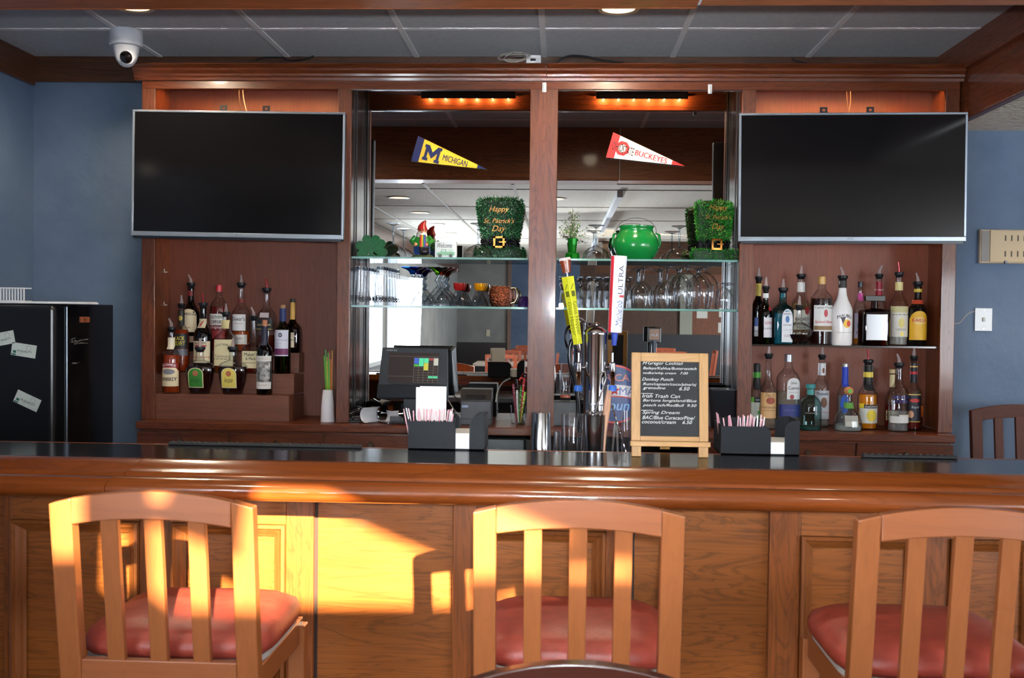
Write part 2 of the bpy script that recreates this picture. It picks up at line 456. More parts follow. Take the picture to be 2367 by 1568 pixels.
struct(MB().box(XL - .15, XJ, 1.0, 1.12, 0, 2.9).build('wall_step', BLUE))
WINS = [(-1.02, -.2), (-3.35, -1.28)]
WZ0, WZ1 = .93, 1.9
w = MB()
ys = [YR] + [v for a, b_ in sorted(WINS) for v in (a, b_)] + [1.0]
for i in range(0, len(ys), 2): w.box(XJ - .12, XJ, ys[i], ys[i + 1], 0, ZL + .1)
for a, b_ in WINS:
    w.box(XJ - .12, XJ, a, b_, 0, WZ0).box(XJ - .12, XJ, a, b_, WZ1, ZL + .1)
struct(w.build('wall_left_rear', GREYW))
for i, (a, b_) in enumerate(WINS):
    f = MB(); t = .045
    f.box(XJ - .1, XJ + .015, a, b_, WZ0, WZ0 + t).box(XJ - .1, XJ + .015, a, b_, WZ1 - t, WZ1)
    f.box(XJ - .1, XJ + .015, a, a + t, WZ0, WZ1).box(XJ - .1, XJ + .015, b_ - t, b_, WZ0, WZ1)
    if b_ - a > 1.2: f.box(XJ - .1, XJ + .005, (a + b_) / 2 + .3, (a + b_) / 2 + .34, WZ0, WZ1)
    wo = struct(f.build('window_%d' % (1 if i == 0 else i + 3), mat((200, 204, 206), .5)))
    pn = MB().box(XJ - .07, XJ - .066, a + t, b_ - t, WZ0 + t, WZ1 - t).build('pane', glass('window_pane', (250, 252, 255), (200, 205, 210), .2), wo)
struct(MB().box(XJ, XJ + .03, YR, 1.0, ZL - .16, ZL - .02).build('trim_3', WD_DARKY))
struct(MB().box(XJ - .2, -.95, YR - .15, YR, 0, ZL + .1).build('wall_rear', GREYW))
struct(MB().box(-.885, .35, YR - .15, YR, 0, ZL + .1).build('wall_rear_blue', BLUE))
struct(MB().box(-.95, -.885, YR - .15, YR + .03, 0, ZL).build('trim_4', wood('wood_pale_post', (120, 96, 84), (146, 120, 106), 'Z', .5, .1)))
struct(MB().box(.35, 2.15, YR - .15, YR, 0, ZL + .1).build('wall_rear_panelled', wood('wood_panelling', (70, 48, 36), (96, 68, 52), 'Z', .5, .2)))
struct(MB().box(2.15, 2.37, YR - .15, YR + .05, 0, ZL + .1).build('trim_5', mat((150, 152, 138), .6)))
struct(MB().box(2.37, XE, YR - .15, YR, 0, ZL + .1).build('wall_rear_board', wood('wood_board', (104, 58, 36), (136, 80, 52), 'Z', .5, .2)))
struct(MB().box(XJ, -.95, YR, YR + .02, 0, .93).build('baseboard_rear', mat((60, 56, 56), .6)))
struct(MB().box(.35, XE, YR + .05, YR + .08, 0, 1.12).build('baseboard_rear_2', mat((44, 46, 50), .5)))

# ================================================================ LIGHT
sun = bpy.data.lights.new('sun', 'SUN'); sun.energy = 62; sun.color = (1, .82, .54); sun.angle = rad(.7)
so = bpy.data.objects.new('sun', sun); COL.objects.link(so); so.rotation_euler = SUN.to_track_quat('-Z', 'Y').to_euler()
wd = bpy.data.worlds.new('sky'); SC.world = wd; wd.use_nodes = True
wd.node_tree.nodes['Background'].inputs[0].default_value = (.86, .93, 1, 1)
wd.node_tree.nodes['Background'].inputs[1].default_value = 2.4
for i, (a, b_) in enumerate(WINS):              # daylight standing in the window openings
    lamp('AREA', 'daylight_fill', (XJ - .2, (a + b_) / 2, (WZ0 + WZ1) / 2), 150 * (b_ - a), (.88, .94, 1), b_ - a, WZ1 - WZ0,
         (XJ + 3, (a + b_) / 2 + 1.0, 1.3))
for a, b_ in ADDED_WINS:  # area lamps outside the added openings, brightening the room
    lamp('AREA', 'daylight_fill', (XE + .2, (a + b_) / 2, 1.38), 300 if b_ < -2 else 25, (.86, .93, 1), 1.9, 1.55, (XE - 3, (a + b_) / 2 + 1.0, 1.5))
lamp('AREA', 'camera_flash', (.02, -.03, 1.56), 21, (.92, .96, 1), .05, .035, (-.05, 4, 2.15)).data.spread = rad(78)
# recessed ceiling lights: (x, y, ceiling height)
SPOTS = [('tray', *atz(308, 13, ZT).xy, ZT), ('tray', *atz(1430, 18, ZT).xy, ZT)]
LOWL = [(-1.24, 1.9), (-1.24, .7), (-1.24, -.5), (-1.24, -1.7), (1.15, 1.3), (2.0, -.5), (2.15, -.1), (1.15, -1.6), (-.05, 1.9), (2.75, 4.45), (-.8, -5.0), (1.3, -5.8), (.2, -7.6), (2.6, -7.4)]  # last four are added to brighten the rear of the room
lt = None
def recessed(x, y, z, label):
    global lt
    if lt is None:
        lt = thing('recessed_light', label, 'ceiling light', (x, y, z), 0, 'recessed ceiling lights')
        MB().lathe([(-.004, .088), (-.008, .082), (-.004, .066), (.0, .066)], seg=28, cap0=False, cap1=False).build('trim_ring', mat((222, 214, 200), .4), lt, smooth=True)
        MB().lathe([(-.003, .066), (-.0025, .02)], seg=28).build('lens', mat((255, 236, 200), .5, emit=(255, 216, 156), es=5.0), lt)
        return lt
    return dup(lt, (x, y, z), label)
recessed(*SPOTS[0][1:], 'warm recessed ceiling light above the ceiling camera at the left')
recessed(*SPOTS[1][1:], 'warm recessed ceiling light partly hidden by the beam, right of centre')
nm = ['nearest the beam', 'second from the beam', 'third from the beam', 'fourth from the beam']
for i, (x, y) in enumerate(LOWL):
    recessed(x, y, ZL, ('recessed light in the cream ceiling mirrored at left, ' + nm[i]) if i < 4 else
             'recessed light in the cream ceiling over the dining side')
    if i != 6: lamp('SPOT', 'ceiling_lamp', (x, y, ZL - .02), 70 if y > 4 else 14 if y > .9 else 32 if y > -3 else 75, (1, .86, .68), .05, target=(x, y, 0), spot=rad(125), blend=.7)
for s_ in SPOTS: lamp('SPOT', 'tray_lamp', (s_[1], s_[2], ZT - .03), 42, (1, .82, .6), .05, target=(s_[1], s_[2], 0), spot=rad(172), blend=.5)

# ================================================================ CAMERA
cd = bpy.data.cameras.new('camera'); cd.sensor_width = 36; cd.lens = 36 * FPX / W; cd.clip_start = .05; cd.clip_end = 60
cd.dof.use_dof = True; cd.dof.focus_distance = 4.55; cd.dof.aperture_fstop = 7.0
co = bpy.data.objects.new('camera', cd); COL.objects.link(co); SC.camera = co
co.matrix_world = Matrix(((RT.x, UP.x, -FW.x, CAM.x), (RT.y, UP.y, -FW.y, CAM.y), (RT.z, UP.z, -FW.z, CAM.z), (0, 0, 0, 1)))
SC.view_settings.view_transform = 'Standard'
try: SC.view_settings.look = 'None'
except Exception: pass
SC.view_settings.gamma = 1; SC.view_settings.use_curve_mapping = False; SC.view_settings.exposure = 0.0
SC.cycles.transparent_max_bounces = 40
SC.cycles.max_bounces = 10; SC.cycles.diffuse_bounces = 4; SC.cycles.glossy_bounces = 6
SC.cycles.caustics_reflective = False; SC.cycles.caustics_refractive = False
SC.cycles.sample_clamp_indirect = 6

# ================================================================ BACK BAR CABINET
cab = thing('back_bar_cabinet', 'tall reddish brown wooden back bar with mirrors between two hutches', 'cabinet', ((X(313, 580, YB) + X(2208, 580, YB)) / 2, YF, 0))
CL = -cab.location
def part(mb, name, m, bevel=.003, parent=None, **k): return mb.build(name, m, parent or cab, bevel=bevel, loc=CL if parent is None else None, **k)
def XF(px): return X(px, 580, YF)
XA0, XA1, XB0, XB1, XC0, XC1, XD0, XD1, XE0, XE1 = [XF(v) for v in (327, 358, 779, 809, 1222, 1285, 1710, 1742, 2178, 2211)]
ZH = Z(1020, 207, YF); ZC0 = Z(1226, 188, YF); ZC1 = Z(1226, 147, YF - .06)
for nm_, x0, x1 in (('stile', XA0, XA1), ('stile', XB0, XB1), ('stile', XD0, XD1), ('stile', XE0, XE1)):
    part(MB().box(x0, x1, YF, YF + .022, ZCNT, ZH + .02), nm_, WD_CAB)
part(MB().box(XC0, XC1, YF, YF + .03, ZCNT, ZH + .02).box((XC0 + XC1) / 2 - .001, (XC0 + XC1) / 2 + .001, YF - .0005, YF + .01, ZCNT + .01, ZH), 'centre_post', WD_CAB)
part(MB().box(XA0, XE1, YF - .001, YF + .022, ZH, ZC0 + .02), 'header', WD_CABX)
# crown moulding
def crown(x0, x1):
    y = YF
    pr = [(y, ZC0), (y - .012, ZC0), (y - .014, ZC0 + .012), (y - .02, ZC0 + .018), (y - .022, ZC0 + .028), (y - .034, ZC0 + .04), (y - .038, ZC0 + .05), (y - .05, ZC0 + .056),
          (y - .062, ZC0 + .066), (y - .066, ZC1 - .004), (y - .06, ZC1), (YW - .03, ZC1), (YW - .03, ZC1 - .02), (y + .02, ZC1 - .02), (y + .02, ZC0)]
    return MB().prism(pr, 'X', x0, x1)
XM = XF(1258)
part(crown(XA0 - .03, XM - .0012), 'crown', WD_CABX, 0)
part(crown(XM + .0012, XE1 + .012), 'crown', WD_CABX, 0)
# sides, backs, tops
for x0, x1 in ((XA0, XA0 + .02), (XB0 + .004, XB0 + .02), (XD1 - .02, XD1 - .004), (XE1 - .02, XE1)):
    part(MB().box(x0, x1, YF + .02, YHB, ZCNT, ZH + .1), 'side_panel', wood('wood_cabinet_side', (104, 52, 28), (134, 72, 40), 'Z', .4, .2))
part(MB().box(XA0, XB1 - .02, YHB, YHB + .015, ZCNT, ZH + .1), 'back_panel', WD_BACK, 0)
part(MB().box(XD0 + .02, XE1, YHB, YHB + .015, ZCNT, ZH + .1), 'back_panel', wood('wood_cabinet_back_right', (104, 50, 30), (126, 64, 40), 'Z', .5, 0, 1.0, .18, .2), 0)
for x0, x1 in ((XA0 + .02, XB1 - .01), (XD0 + .01, XE1 - .02)):
    part(MB().box(x0, x1, YF + .02, YHB, ZH + .1, ZH + .12), 'hutch_top', mat((112, 62, 36), .95, 0, 0, 0), 0)
part(MB().box(XB1 - .01, XD0 + .01, YF + .02, YM, ZH + .085, ZH + .105), 'niche_top', WD_DARK, 0)
ZNT = ZH + .085
for x0, x1 in ((XB1, (XC0 + XC1) / 2 - .01), ((XC0 + XC1) / 2 + .01, XD0)):
    mr = part(MB().box(x0 - .02, x1 + .02, YM, YM + .008, ZCNT, ZNT), 'mirror', MIRROR, 0)
for x in (XB1 - .012, XD0 + .002):
    part(MB().box(x, x + .01, YF + .024, YM - .001, ZCNT, ZNT), 'side_mirror', mat((200, 204, 208), .16, 1.0), 0)
for x in (XB1 + .0, XD0 - .006):
    part(MB().box(x, x + .006, YM - .13, YM - .124, ZCNT, ZNT), 'mirror_joint', mat((30, 26, 30), .4), 0)
for x0, x1 in ((XB1 + .002, XC0 - .002), (XC1 + .002, XD0 - .002)):
    part(MB().box(x0, x1, YF + .004, YF + .012, ZH - .004, ZH), 'chrome_edge', CHROME, 0)
# shelf pins left in the hutch
for px, py in ((363, 625), (363, 700), (400, 628), (400, 704)):
    p = at(px, py, YF + (.03 if px < 380 else .22))
    part(MB().box(XA0 + .021, XA0 + .035, p.y - .002, p.y + .002, p.z - .006, p.z).box(XA0 + .02, XA0 + .023, p.y - .002, p.y + .002, p.z, p.z + .012), 'shelf_pin', mat((214, 206, 190), .3, .6), 0)
# counter and base
XB_0, XB_1 = X(313, 990, YB), X(2209, 1020, YB)
part(MB().box(XB_0, XB_1, YB, YW - .01, ZCNT - .035, ZCNT), 'counter', WD_CABX, .005)
BR = [(313, 527), (529, 749), (752, 965)]; BR2 = [(1622, 1843), (1845, 1979), (1982, 2208)]
part(MB().box(XB_0 + .01, X(965, 1010, YB), YB + .03, YW - .01, .1, ZCNT - .035), 'base_carcass', WD_CABX, 0)
part(MB().box(X(1622, 1010, YB), XB_1 - .01, YB + .03, YW - .01, .1, ZCNT - .035), 'base_carcass', WD_CABX, 0)
part(MB().box(XB_0 + .03, XB_1 - .03, YB + .08, YW - .02, 0, .1), 'plinth', mat((24, 18, 16), .6), 0)
part(MB().box(X(965, 1010, YB), X(1622, 1010, YB), YM, YM + .02, .1, ZCNT - .035), 'base_back', mat((18, 15, 14), .6), 0)
for a, b_ in BR + BR2:
    x0, x1 = X(a, 1010, YB) + .002, X(b_, 1010, YB) - .002
    d = part(MB().box(x0, x1, YB + .01, YB + .03, .74, ZCNT - .045), 'drawer_front', WD_CABX, .003)
    part(MB().box(x0, x1, YB + .01, YB + .03, .12, .735), 'door', WD_CAB, .003)
    kx = (x0 + x1) / 2
    if a == 1845 or a == 1622: kx = X(1866, 1048, YB) if a == 1845 else kx
    MB().lathe([(0, .008), (.012, .006), (.02, .014), (.028, .012)], seg=14).tf(Matrix.Translation((kx, YB + .01, Z(1866, 1047, YB))) @ Matrix.Rotation(PI / 2, 4, 'X')).build('knob', mat((150, 140, 120), .25, 1), d, smooth=True)
# cabinet lights above the niches and hutches
def lightbar(x0, x1, y, z, n, label, e):
    t = thing('under_cabinet_light', label, 'light', ((x0 + x1) / 2, y, z))
    MB().box(-(x1 - x0) / 2, (x1 - x0) / 2, -.018, .018, -.02, 0).box(-(x1 - x0) / 2, (x1 - x0) / 2, .018, .022, -.036, 0).build('housing', mat((60, 48, 40), .5), t, bevel=.002)
    for k in range(n):
        xx = -(x1 - x0) / 2 + (k + .5) * (x1 - x0) / n
        MB().lathe([(-.024, .006), (-.0205, .011)], (xx, 0, 0), 12).build('bulb', mat((255, 220, 160), .5, emit=(255, 176, 92), es=4), t)
        lamp('POINT', 'bulb_glow', ((x0 + x1) / 2 + xx, y - .004, z - .029), e / n, (1, .52, .19), .003)
    return t
lightbar(XF(940), XF(1178), YF + .045, ZNT, 6, 'row of small warm lights behind the header over the left mirror', 5)
lightbar(XF(1380), XF(1612), YF + .045, ZNT, 6, 'row of small warm lights behind the header over the right mirror', 11)
lightbar(XA1 + .06, XB0 - .06, YF + .055, ZH + .1, 3, 'warm light strip inside the top of the left hutch', 10)
lightbar(XD1 + .06, XE0 - .06, YF + .055, ZH + .1, 3, 'warm light strip inside the top of the right hutch', 10)

# ---- glass shelves
def shelf(x0, x1, z, y0, label, edge, th=.009):
    t = thing('glass_shelf', label, 'shelf', ((x0 + x1) / 2, (y0 + YM) / 2, z), 0)
    w_, d_ = (x1 - x0) / 2, (YM - .002 - y0) / 2
    MB().box(-w_, w_, -d_ + .002, d_, -th, 0).build('pane', glass('shelf_glass', (228, 244, 240), (150, 190, 184), .55), t)
    MB().box(-w_, w_, -d_, -d_ + .002, -th, 0).build('polished_edge', mat(edge, .15), t)
    return t
Z1 = Z(1020, 594, YF - .005); Z2 = Z(1020, 708, YF - .005)
EDG = (104, 150, 146)
XS0, XS1, XS2, XS3 = XB1 + .001, XC0 - .003, XC1 + .003, XD0 - .003
shelf(XS0, XS1, Z1, YF + .026, 'upper glass shelf in front of the left mirror', EDG)
shelf(XS0, XS1, Z2, YF + .026, 'lower glass shelf in front of the left mirror', EDG)
shelf(XS2, XS3, Z1, YF + .026, 'upper glass shelf in front of the right mirror', EDG)
shelf(XS2, XS3, Z2, YF + .026, 'lower glass shelf in front of the right mirror', EDG)
ZRS = Z(1950, 799, YF + .02)
shelf(XD1 - .003, XE1 - .021, ZRS, YF + .026, 'dark glass shelf across the right hutch carrying bottles', (52, 44, 36), .008)

# ================================================================ THE BAR
bar = thing('bar_counter', 'long bar with black top, rounded orange wood rail and panelled front', 'bar', (0, YP, 0))
BL = -bar.location
def bpart(mb, name, m, bevel=.003, **k): return mb.build(name, m, bar, bevel=bevel, loc=BL, **k)
X0B, X1B = -2.2, 2.6
TOPM = mat((30, 31, 34), .16, 0, .35)
bpart(MB().box(X0B, X1B, YT0 - .002, YT1 - .012, ZB - .03, ZB), 'top', TOPM, 0)
bpart(MB().box(X0B, X1B, YT1 - .012, YT1, ZB - .035, ZB + .001), 'back_edge', WD_RAIL, .003)
def rail(x0, x1, sk0=0, sk1=0):
    y = YT0
    pr = [(y, ZB - .02), (y, ZB + .004), (y - .012, ZB + .006), (y - .03, ZB + .003), (y - .055, ZB - .010), (y - .072, ZB - .020), (y - .084, ZB - .022), (y - .090, ZB - .028), (y - .093, ZB - .036),
          (y - .104, ZB - .030), (y - .120, ZB - .029), (y - .135, ZB - .034), (y - .146, ZB - .044), (y - .151, ZB - .056), (y - .149, ZB - .069), (y - .141, ZB - .079), (y - .128, ZB - .085),
          (y - .11, ZB - .088), (y + .05, ZB - .088), (y + .05, ZB - .03)]
    n = len(pr); m = MB()
    f0 = lambda p: x0 + sk0 * (y - p[0]); f1 = lambda p: x1 + sk1 * (y - p[0])
    m.add([(f0(p), p[0], p[1]) for p in pr] + [(f1(p), p[0], p[1]) for p in pr],
          [tuple(range(n)), tuple(range(2 * n - 1, n - 1, -1))] + [(i, i + n, (i + 1) % n + n, (i + 1) % n) for i in range(n)])
    return m
xjr = X(349, 1065, YT0)
bpart(rail(X0B, xjr - .0012, 0, -.42), 'rail', WD_RAIL, 0, smooth=True, ang=50)
bpart(rail(xjr + .0012, X1B, -.42, 0), 'rail', WD_RAIL, 0, smooth=True, ang=50)
# front: plain panels, raised framed sections with mitred moulding
ZPT = ZB - .07
bpart(MB().box(X0B, X1B, YP, YP + .02, .1, ZPT), 'front_panel', WD_BAR, 0)
bpart(MB().box(X0B, X1B, YP + .02, YP + .08, 0, ZPT), 'carcass', WD_BARZ, 0)
bpart(MB().box(X0B, X1B, YP - .02, YP, 0, .1), 'kick_board', WD_DARK, .004)
def xp(px, dy=0): return X(px, 1300, YP - dy)
MOULD = wood('wood_bar_moulding', (114, 63, 28), (148, 86, 41), 'Z', .3, .4, 1, .3, .2)
def section(px0, px1, panels, ztop=1225, d=.022):
    x0, x1 = xp(px0, d), xp(px1, d); yf = YP - d
    zt = Z(1183, ztop, yf); zb_ = .18
    xs = [(xp(a, d), xp(b_, d)) for a, b_ in panels]
    edges = [x0] + [v for p in xs for v in p] + [x1]
    for i in range(0, len(edges), 2):
        if edges[i + 1] - edges[i] > .004: bpart(MB().box(edges[i], edges[i + 1], yf, YP, .1, ZPT), 'stile', WD_BARZ, .003)
    for a, b_ in xs:
        bpart(MB().box(a, b_, yf, YP, zt, ZPT), 'panel_rail', WD_BAR, .002)
        bpart(MB().box(a, b_, yf, YP, .1, zb_), 'panel_rail', WD_BAR, .002)
    for a, b_ in xs:                           # picture-frame moulding
        m = MB(); pw, rise = .036, .016
        prof = [(0, 0), (0, rise), (.008, rise + .004), (.014, rise * .6), (.024, rise * .6 + .004), (.030, rise * .3), (pw, 0)]
        cs = [(a, zb_), (b_, zb_), (b_, zt), (a, zt)]; dirs = [(1, 1), (-1, 1), (-1, -1), (1, -1)]
        vs = [(cx + dx * p[0], yf - p[1] + (.0 if p[0] < .02 else d * .6), cz + dz * p[0]) for (cx, cz), (dx, dz) in zip(cs, dirs) for p in prof]
        n = len(prof); fs = [(k * n + i, k * n + i + 1, ((k + 1) % 4) * n + i + 1, ((k + 1) % 4) * n + i) for k in range(4) for i in range(n - 1)]
        m.add(vs, fs); bpart(m, 'panel_moulding', MOULD, 0)
section(8, 724, [(28, 322), (398, 660)])
section(1046, 1457, [(1100, 1398)])
section(1778, 2420, [(1850, 2128), (2196, 2400)])
for px in (731, 1462): bpart(MB().box(xp(px - 6), xp(px + 4), YP - .002, YP, .1, ZPT), 'gap_shade', mat((40, 22, 14), .6), 0)  # dark strips paint the shadow gap beside the raised sections
# ================================================================ TELEVISIONS
def tv(cx, py0, py1, pw, Y, roll, label, lx, brs, logo):
    s = mpp(at(cx, py1, Y)); c = at(cx, (py0 + py1) / 2, Y)
    w, h = pw * s / 2, (py1 - py0) * s / 2
    t = thing('television', label, 'television', (c.x, Y, c.z - h)); t.rotation_euler = (0, roll, 0)
    bz = .0095
    MB().box(-w, w, .004, .03, 0, 2 * h).box(-w * .8, w * .8, .03, .055, .03, h * 1.3).build('back_housing', mat((20, 22, 26), .4), t, bevel=.006)
    f = MB()
    f.box(-w, w, -.006, .004, 2 * h - bz, 2 * h).box(-w, w, -.006, .004, .006, .026)
    f.box(-w, -w + bz, -.006, .004, .026, 2 * h - bz).box(w - bz, w, -.006, .004, .026, 2 * h - bz)
    f.build('bezel', mat((150, 160, 172), .3, .6), t, bevel=.002)
    MB().box(-w + bz, w - bz, -.002, .003, .026, 2 * h - bz).build('screen', mat((15, 15, 17), .12, 0, .0, .45), t)
    MB().box(-w + .01, w - .01, -.002, .012, -.004, .006).build('lower_edge', mat((18, 26, 38), .3), t)
    lg = MB().disc((lx, -.0072, .0165), .0045, r2=.0036).text('LG', (lx + .014, -.0072, .0165), h=.007, bold=.01) if logo else MB().text('LG', (lx, -.0072, .0165), h=.006)
    lg.flat('emblem', mat((60, 62, 68), .4), t)
    for bx in brs:
        x = (bx - cx) * s
        p = MB(); z0, z1 = 2 * h - .02, 2 * h + .034
        p.box(x - .016, x - .006, .046, .05, z0, z1).box(x + .006, x + .016, .046, .05, z0, z1).box(x - .006, x + .006, .046, .05, z1 - .008, z1)
        p.box(x - .006, x + .006, .046, .05, z1 - .026, z1 - .018).box(x - .006, x + .006, .046, .05, z0, z1 - .036)
        p.build('mount_bracket', BLACKP, t)
    MB().box(-.16, .16, .055, YM - Y - .001, h * .9, h * 1.6).build('wall_plate', BLACKP, t)
    return t
tv(548, 258, 552, 496, 4.53, .011, 'large flat television with dark screen hanging on the left hutch', 0, (504, 605), False)
tv(1971, 262, 561, 519, 4.51, -.0085, 'large flat television with dark screen hanging on the right hutch', -.014, (1911, 2018), True)
def cable(name, label, pts, r, m, cat='cable', seg=6):
    P_ = [at(*p) for p in pts]; Q = []
    for i in range(len(P_) - 1):                # Catmull-Rom
        p0, p1, p2, p3 = P_[max(i-1, 0)], P_[i], P_[i+1], P_[min(i+2, len(P_)-1)]
        for k in range(6):
            t = k / 6; Q.append(.5 * ((2*p1) + (p2-p0)*t + (2*p0-5*p1+4*p2-p3)*t*t + (3*p1-p0-3*p2+p3)*t**3))
    Q.append(P_[-1])
    return tag(MB().tube(Q, r, seg).build(name, m, smooth=True), label, cat)
GREYC = mat((150, 146, 136), .5)
cable('television_cable', 'brown cable hanging behind the left television', [(554, 200, 4.8), (553, 225, 4.8), (559, 262, 4.8)], .0028, mat((90, 60, 40), .5))
cable('television_cable', 'pale cable beside the brown one behind the left television', [(561, 200, 4.8), (563, 228, 4.8), (571, 262, 4.8)], .0024, mat((200, 180, 140), .5))
cable('television_cable', 'thin brown cable pair hanging behind the right television', [(1957, 208, 4.8), (1959, 240, 4.8), (1963, 262, 4.8)], .0024, mat((120, 80, 50), .5))
cable('television_cable', 'pale thin cable dropping to the right television', [(1966, 208, 4.8), (1966, 235, 4.8), (1961, 262, 4.8)], .002, mat((170, 130, 90), .5))
YC = YF - .03; pyc = 148
cable('power_cable', 'black cable lying on the crown above the left television', [(590, 140, YC + .05), (612, 134, YC + .05), (650, 133, YC + .05), (668, 140, YC + .05), (700, 138, YC + .05), (724, 130, YC + .12)], .004, BLACKP)
cable('power_cable', 'thick black cable arching over the crown right of the centre post', [(1288, 146, YC), (1300, 135, YC), (1322, 129, YC), (1360, 132, YC), (1395, 140, YC), (1442, 146, YC)], .005, BLACKP)
cable('power_cable', 'short black cable end above the right hutch', [(1831, 134, YC + .1), (1840, 141, YC + .05), (1868, 146, YC)], .004, BLACKP)
coil = []
for k in range(60):
    a = k * .42; rx, ry = 34 + 6 * math.sin(k * .7), 8 + 4 * math.cos(k * .9)
    coil.append(at(1180 + rx * math.cos(a) + k * .25, 132 - ry * math.sin(a) - 4 * math.cos(a), YC + .02 + .02 * math.sin(a * .5)))
tag(MB().tube(coil, .0018, 5).build('cable_coil', GREYC, smooth=True), 'tangled coil of thin grey wire on top of the crown', 'cable')
bx = at(1232, 147, YC + .06); s = mpp(bx)
pb = thing('adapter_box', 'small white adapter box beside the wire coil on the crown', 'adapter', bx)
MB().box(-16 * s, 18 * s, 0, .05, 0, 20 * s).build('casing', WHITEP, pb, bevel=.003)
MB().box(-.012, .012, -.001, .001, .012, .022).build('port', BLACKP, pb)

# ================================================================ CEILING CAMERA, WALL FITTINGS
p = atz(292, 71, ZT); s = mpp(at(292, 100, p.y)); r = 37 * s
sc = thing('security_camera', 'white dome security camera on the ceiling above the left hutch', 'camera', (p.x, p.y, ZT))
WP = mat((206, 212, 222), .35)
MB().lathe([(0, r * .97), (-.03, r), (-.05, r), (-.052, r * 1.02), (-.066, r * 1.02), (-.07, r * .96), (-.071, r * .5)], seg=32).build('mounting_base', WP, sc, smooth=True)
MB().lathe([(-.068, r * .78), (-.09, r * .77), (-.11, r * .70), (-.13, r * .6), (-.148, r * .42), (-.158, r * .2)], seg=32).build('turret', WP, sc, smooth=True)
e = MB().lathe([(0, r * .50), (.012, r * .50), (.02, r * .46), (.022, r * .40)], seg=24).tf(Matrix.Translation((.018, -r * .34, -.118)) @ Matrix.Rotation(rad(112), 4, 'X')).build('lens_ring', WP, sc, smooth=True)
MB().lathe([(0, r * .42), (.012, r * .36), (.018, r * .2), (.02, .002)], seg=20).tf(Matrix.Translation((.018, -r * .34 - .016, -.124)) @ Matrix.Rotation(rad(112), 4, 'X')).build('lens', mat((10, 8, 8), .05, 0, 1), sc, smooth=True)
for px, py, lab in ((1258, 213, 'white plastic hook on top of the centre post'), (1641, 217, 'white plastic hook on the header over the right mirror')):
    q = at(px, py, YF - .003); s = mpp(q)
    h = thing('adhesive_hook', lab, 'hook', q)
    MB().box(-.009, .009, -.003, .003, 0, 22 * s).build('plate', WHITEP, h, bevel=.002)
    MB().tube([(0, -.002, .03), (0, -.012, .012), (0, -.014, .002), (0, -.02, .008)], .003, 6).build('hook', WHITEP, h, smooth=True)
q = at(2340, 610, YW - .004); s = mpp(q)
vp = thing('vent_panel', 'beige slotted metal panel on the blue wall at the right edge', 'panel', q)
MB().box(-78 * s, 90 * s, -.02, .0, 0, 78 * s).build('box', mat((176, 156, 128), .5), vp, bevel=.003)
MB().box(-56 * s, 88 * s, -.026, -.02, 3 * s, 76 * s).build('face_plate', mat((184, 162, 126), .45), vp, bevel=.002)
MB().box(-75 * s, -58 * s, -.023, -.019, 4 * s, 75 * s).build('end_strip', mat((104, 98, 90), .4), vp)
sl = MB()
for k in range(8):
    for zc in (22, 58): sl.box((-22 + 14 * k - 1.6) * s, (-22 + 14 * k + 1.6) * s, -.0265, -.0255, (zc - 6.5) * s, (zc + 6.5) * s)
sl.build('slots', mat((70, 60, 46), .6), vp)
MB().lathe([(0, .008), (.01, .006)], seg=12).tf(Matrix.Translation((-21 * s, -.024, 3 * s)) @ Matrix.Rotation(PI/2, 4, 'X')).build('lock', mat((60, 60, 66), .3, 1), vp)
q = at(2272, 766, YW - .002); s = mpp(q)
sp = thing('wall_plate', 'brushed metal wall plate with a wire on the right blue wall', 'switch', q)
MB().box(-20 * s, 20 * s, -.006, 0, 0, 54 * s).build('plate', mat((128, 128, 128), .3, .3), sp, bevel=.002)
MB().box(-.006, .006, -.012, -.006, 22 * s, 32 * s).build('toggle', mat((190, 188, 180), .4), sp, bevel=.002)
sm = MB()
for zz in (6, 48): sm.lathe([(0, .0045), (.003, .003)], seg=10).tf(Matrix.Identity(4))
for k, zz in enumerate((6, 48)):
    MB().lathe([(0, .0045), (.003, .003)], seg=10).tf(Matrix.Translation((0, -.006, zz * s)) @ Matrix.Rotation(PI/2, 4, 'X')).build('screw', CHROME, sp)
cable('wall_wire', 'thin pale wire running from the cabinet to the metal wall plate', [(2206, 748, YW - .004), (2218, 746, YW - .004), (2232, 730, YW - .004), (2244, 722, YW - .004), (2254, 721, YW - .006)], .0022, mat((176, 170, 166), .5), 'wire')

# ================================================================ REFRIGERATOR WITH CARDS AND RACK
xr = X(262, 860, 4.94); Yn = xr / (X(157, 860, 4.0) / 4.0); Yd = xr / (X(124, 860, 4.0) / 4.0)
fz = Z(200, 704, (Yn + 4.9) / 2)
fr = thing('refrigerator', 'tall black refrigerator standing in the left corner by the blue wall', 'refrigerator', (xr - .28, 4.65, 0))
fl = -fr.location; XFL = XL + .02
FB = noisy('fridge_side', (16, 13, 13), (30, 24, 22), 8, .12, 0)
MB().box(XFL, xr, Yn, 4.94, .02, fz).build('body', FB, fr, bevel=.006, loc=fl)
MB().box(XFL, xr, Yd, Yn - .012, .05, fz - .004).build('door', mat((17, 18, 22), .3, 0, .2), fr, bevel=.022, seg=4, loc=fl)
MB().box(XFL, xr - .006, Yn - .013, Yn, .05, fz - .01).build('gasket', mat((52, 56, 62), .35), fr, loc=fl)
MB().tube([(xr - .002, Yn - .006, .06), (xr - .002, Yn - .006, fz - .012)], .003, 6).build('trim_strip', mat((120, 130, 145), .3, .8), fr, loc=fl)
bp = at(177, 739, 4.65)
bd = MB().box(-.001, .002, -.05, .05, -.013, .013).build('badge', mat((150, 84, 54), .4), fr, bevel=.004, loc=Vector((xr, Yn + .16, bp.z)) + fl)
tt = MB().text('igloo', (0, 0, 0), h=.014, bold=.01)
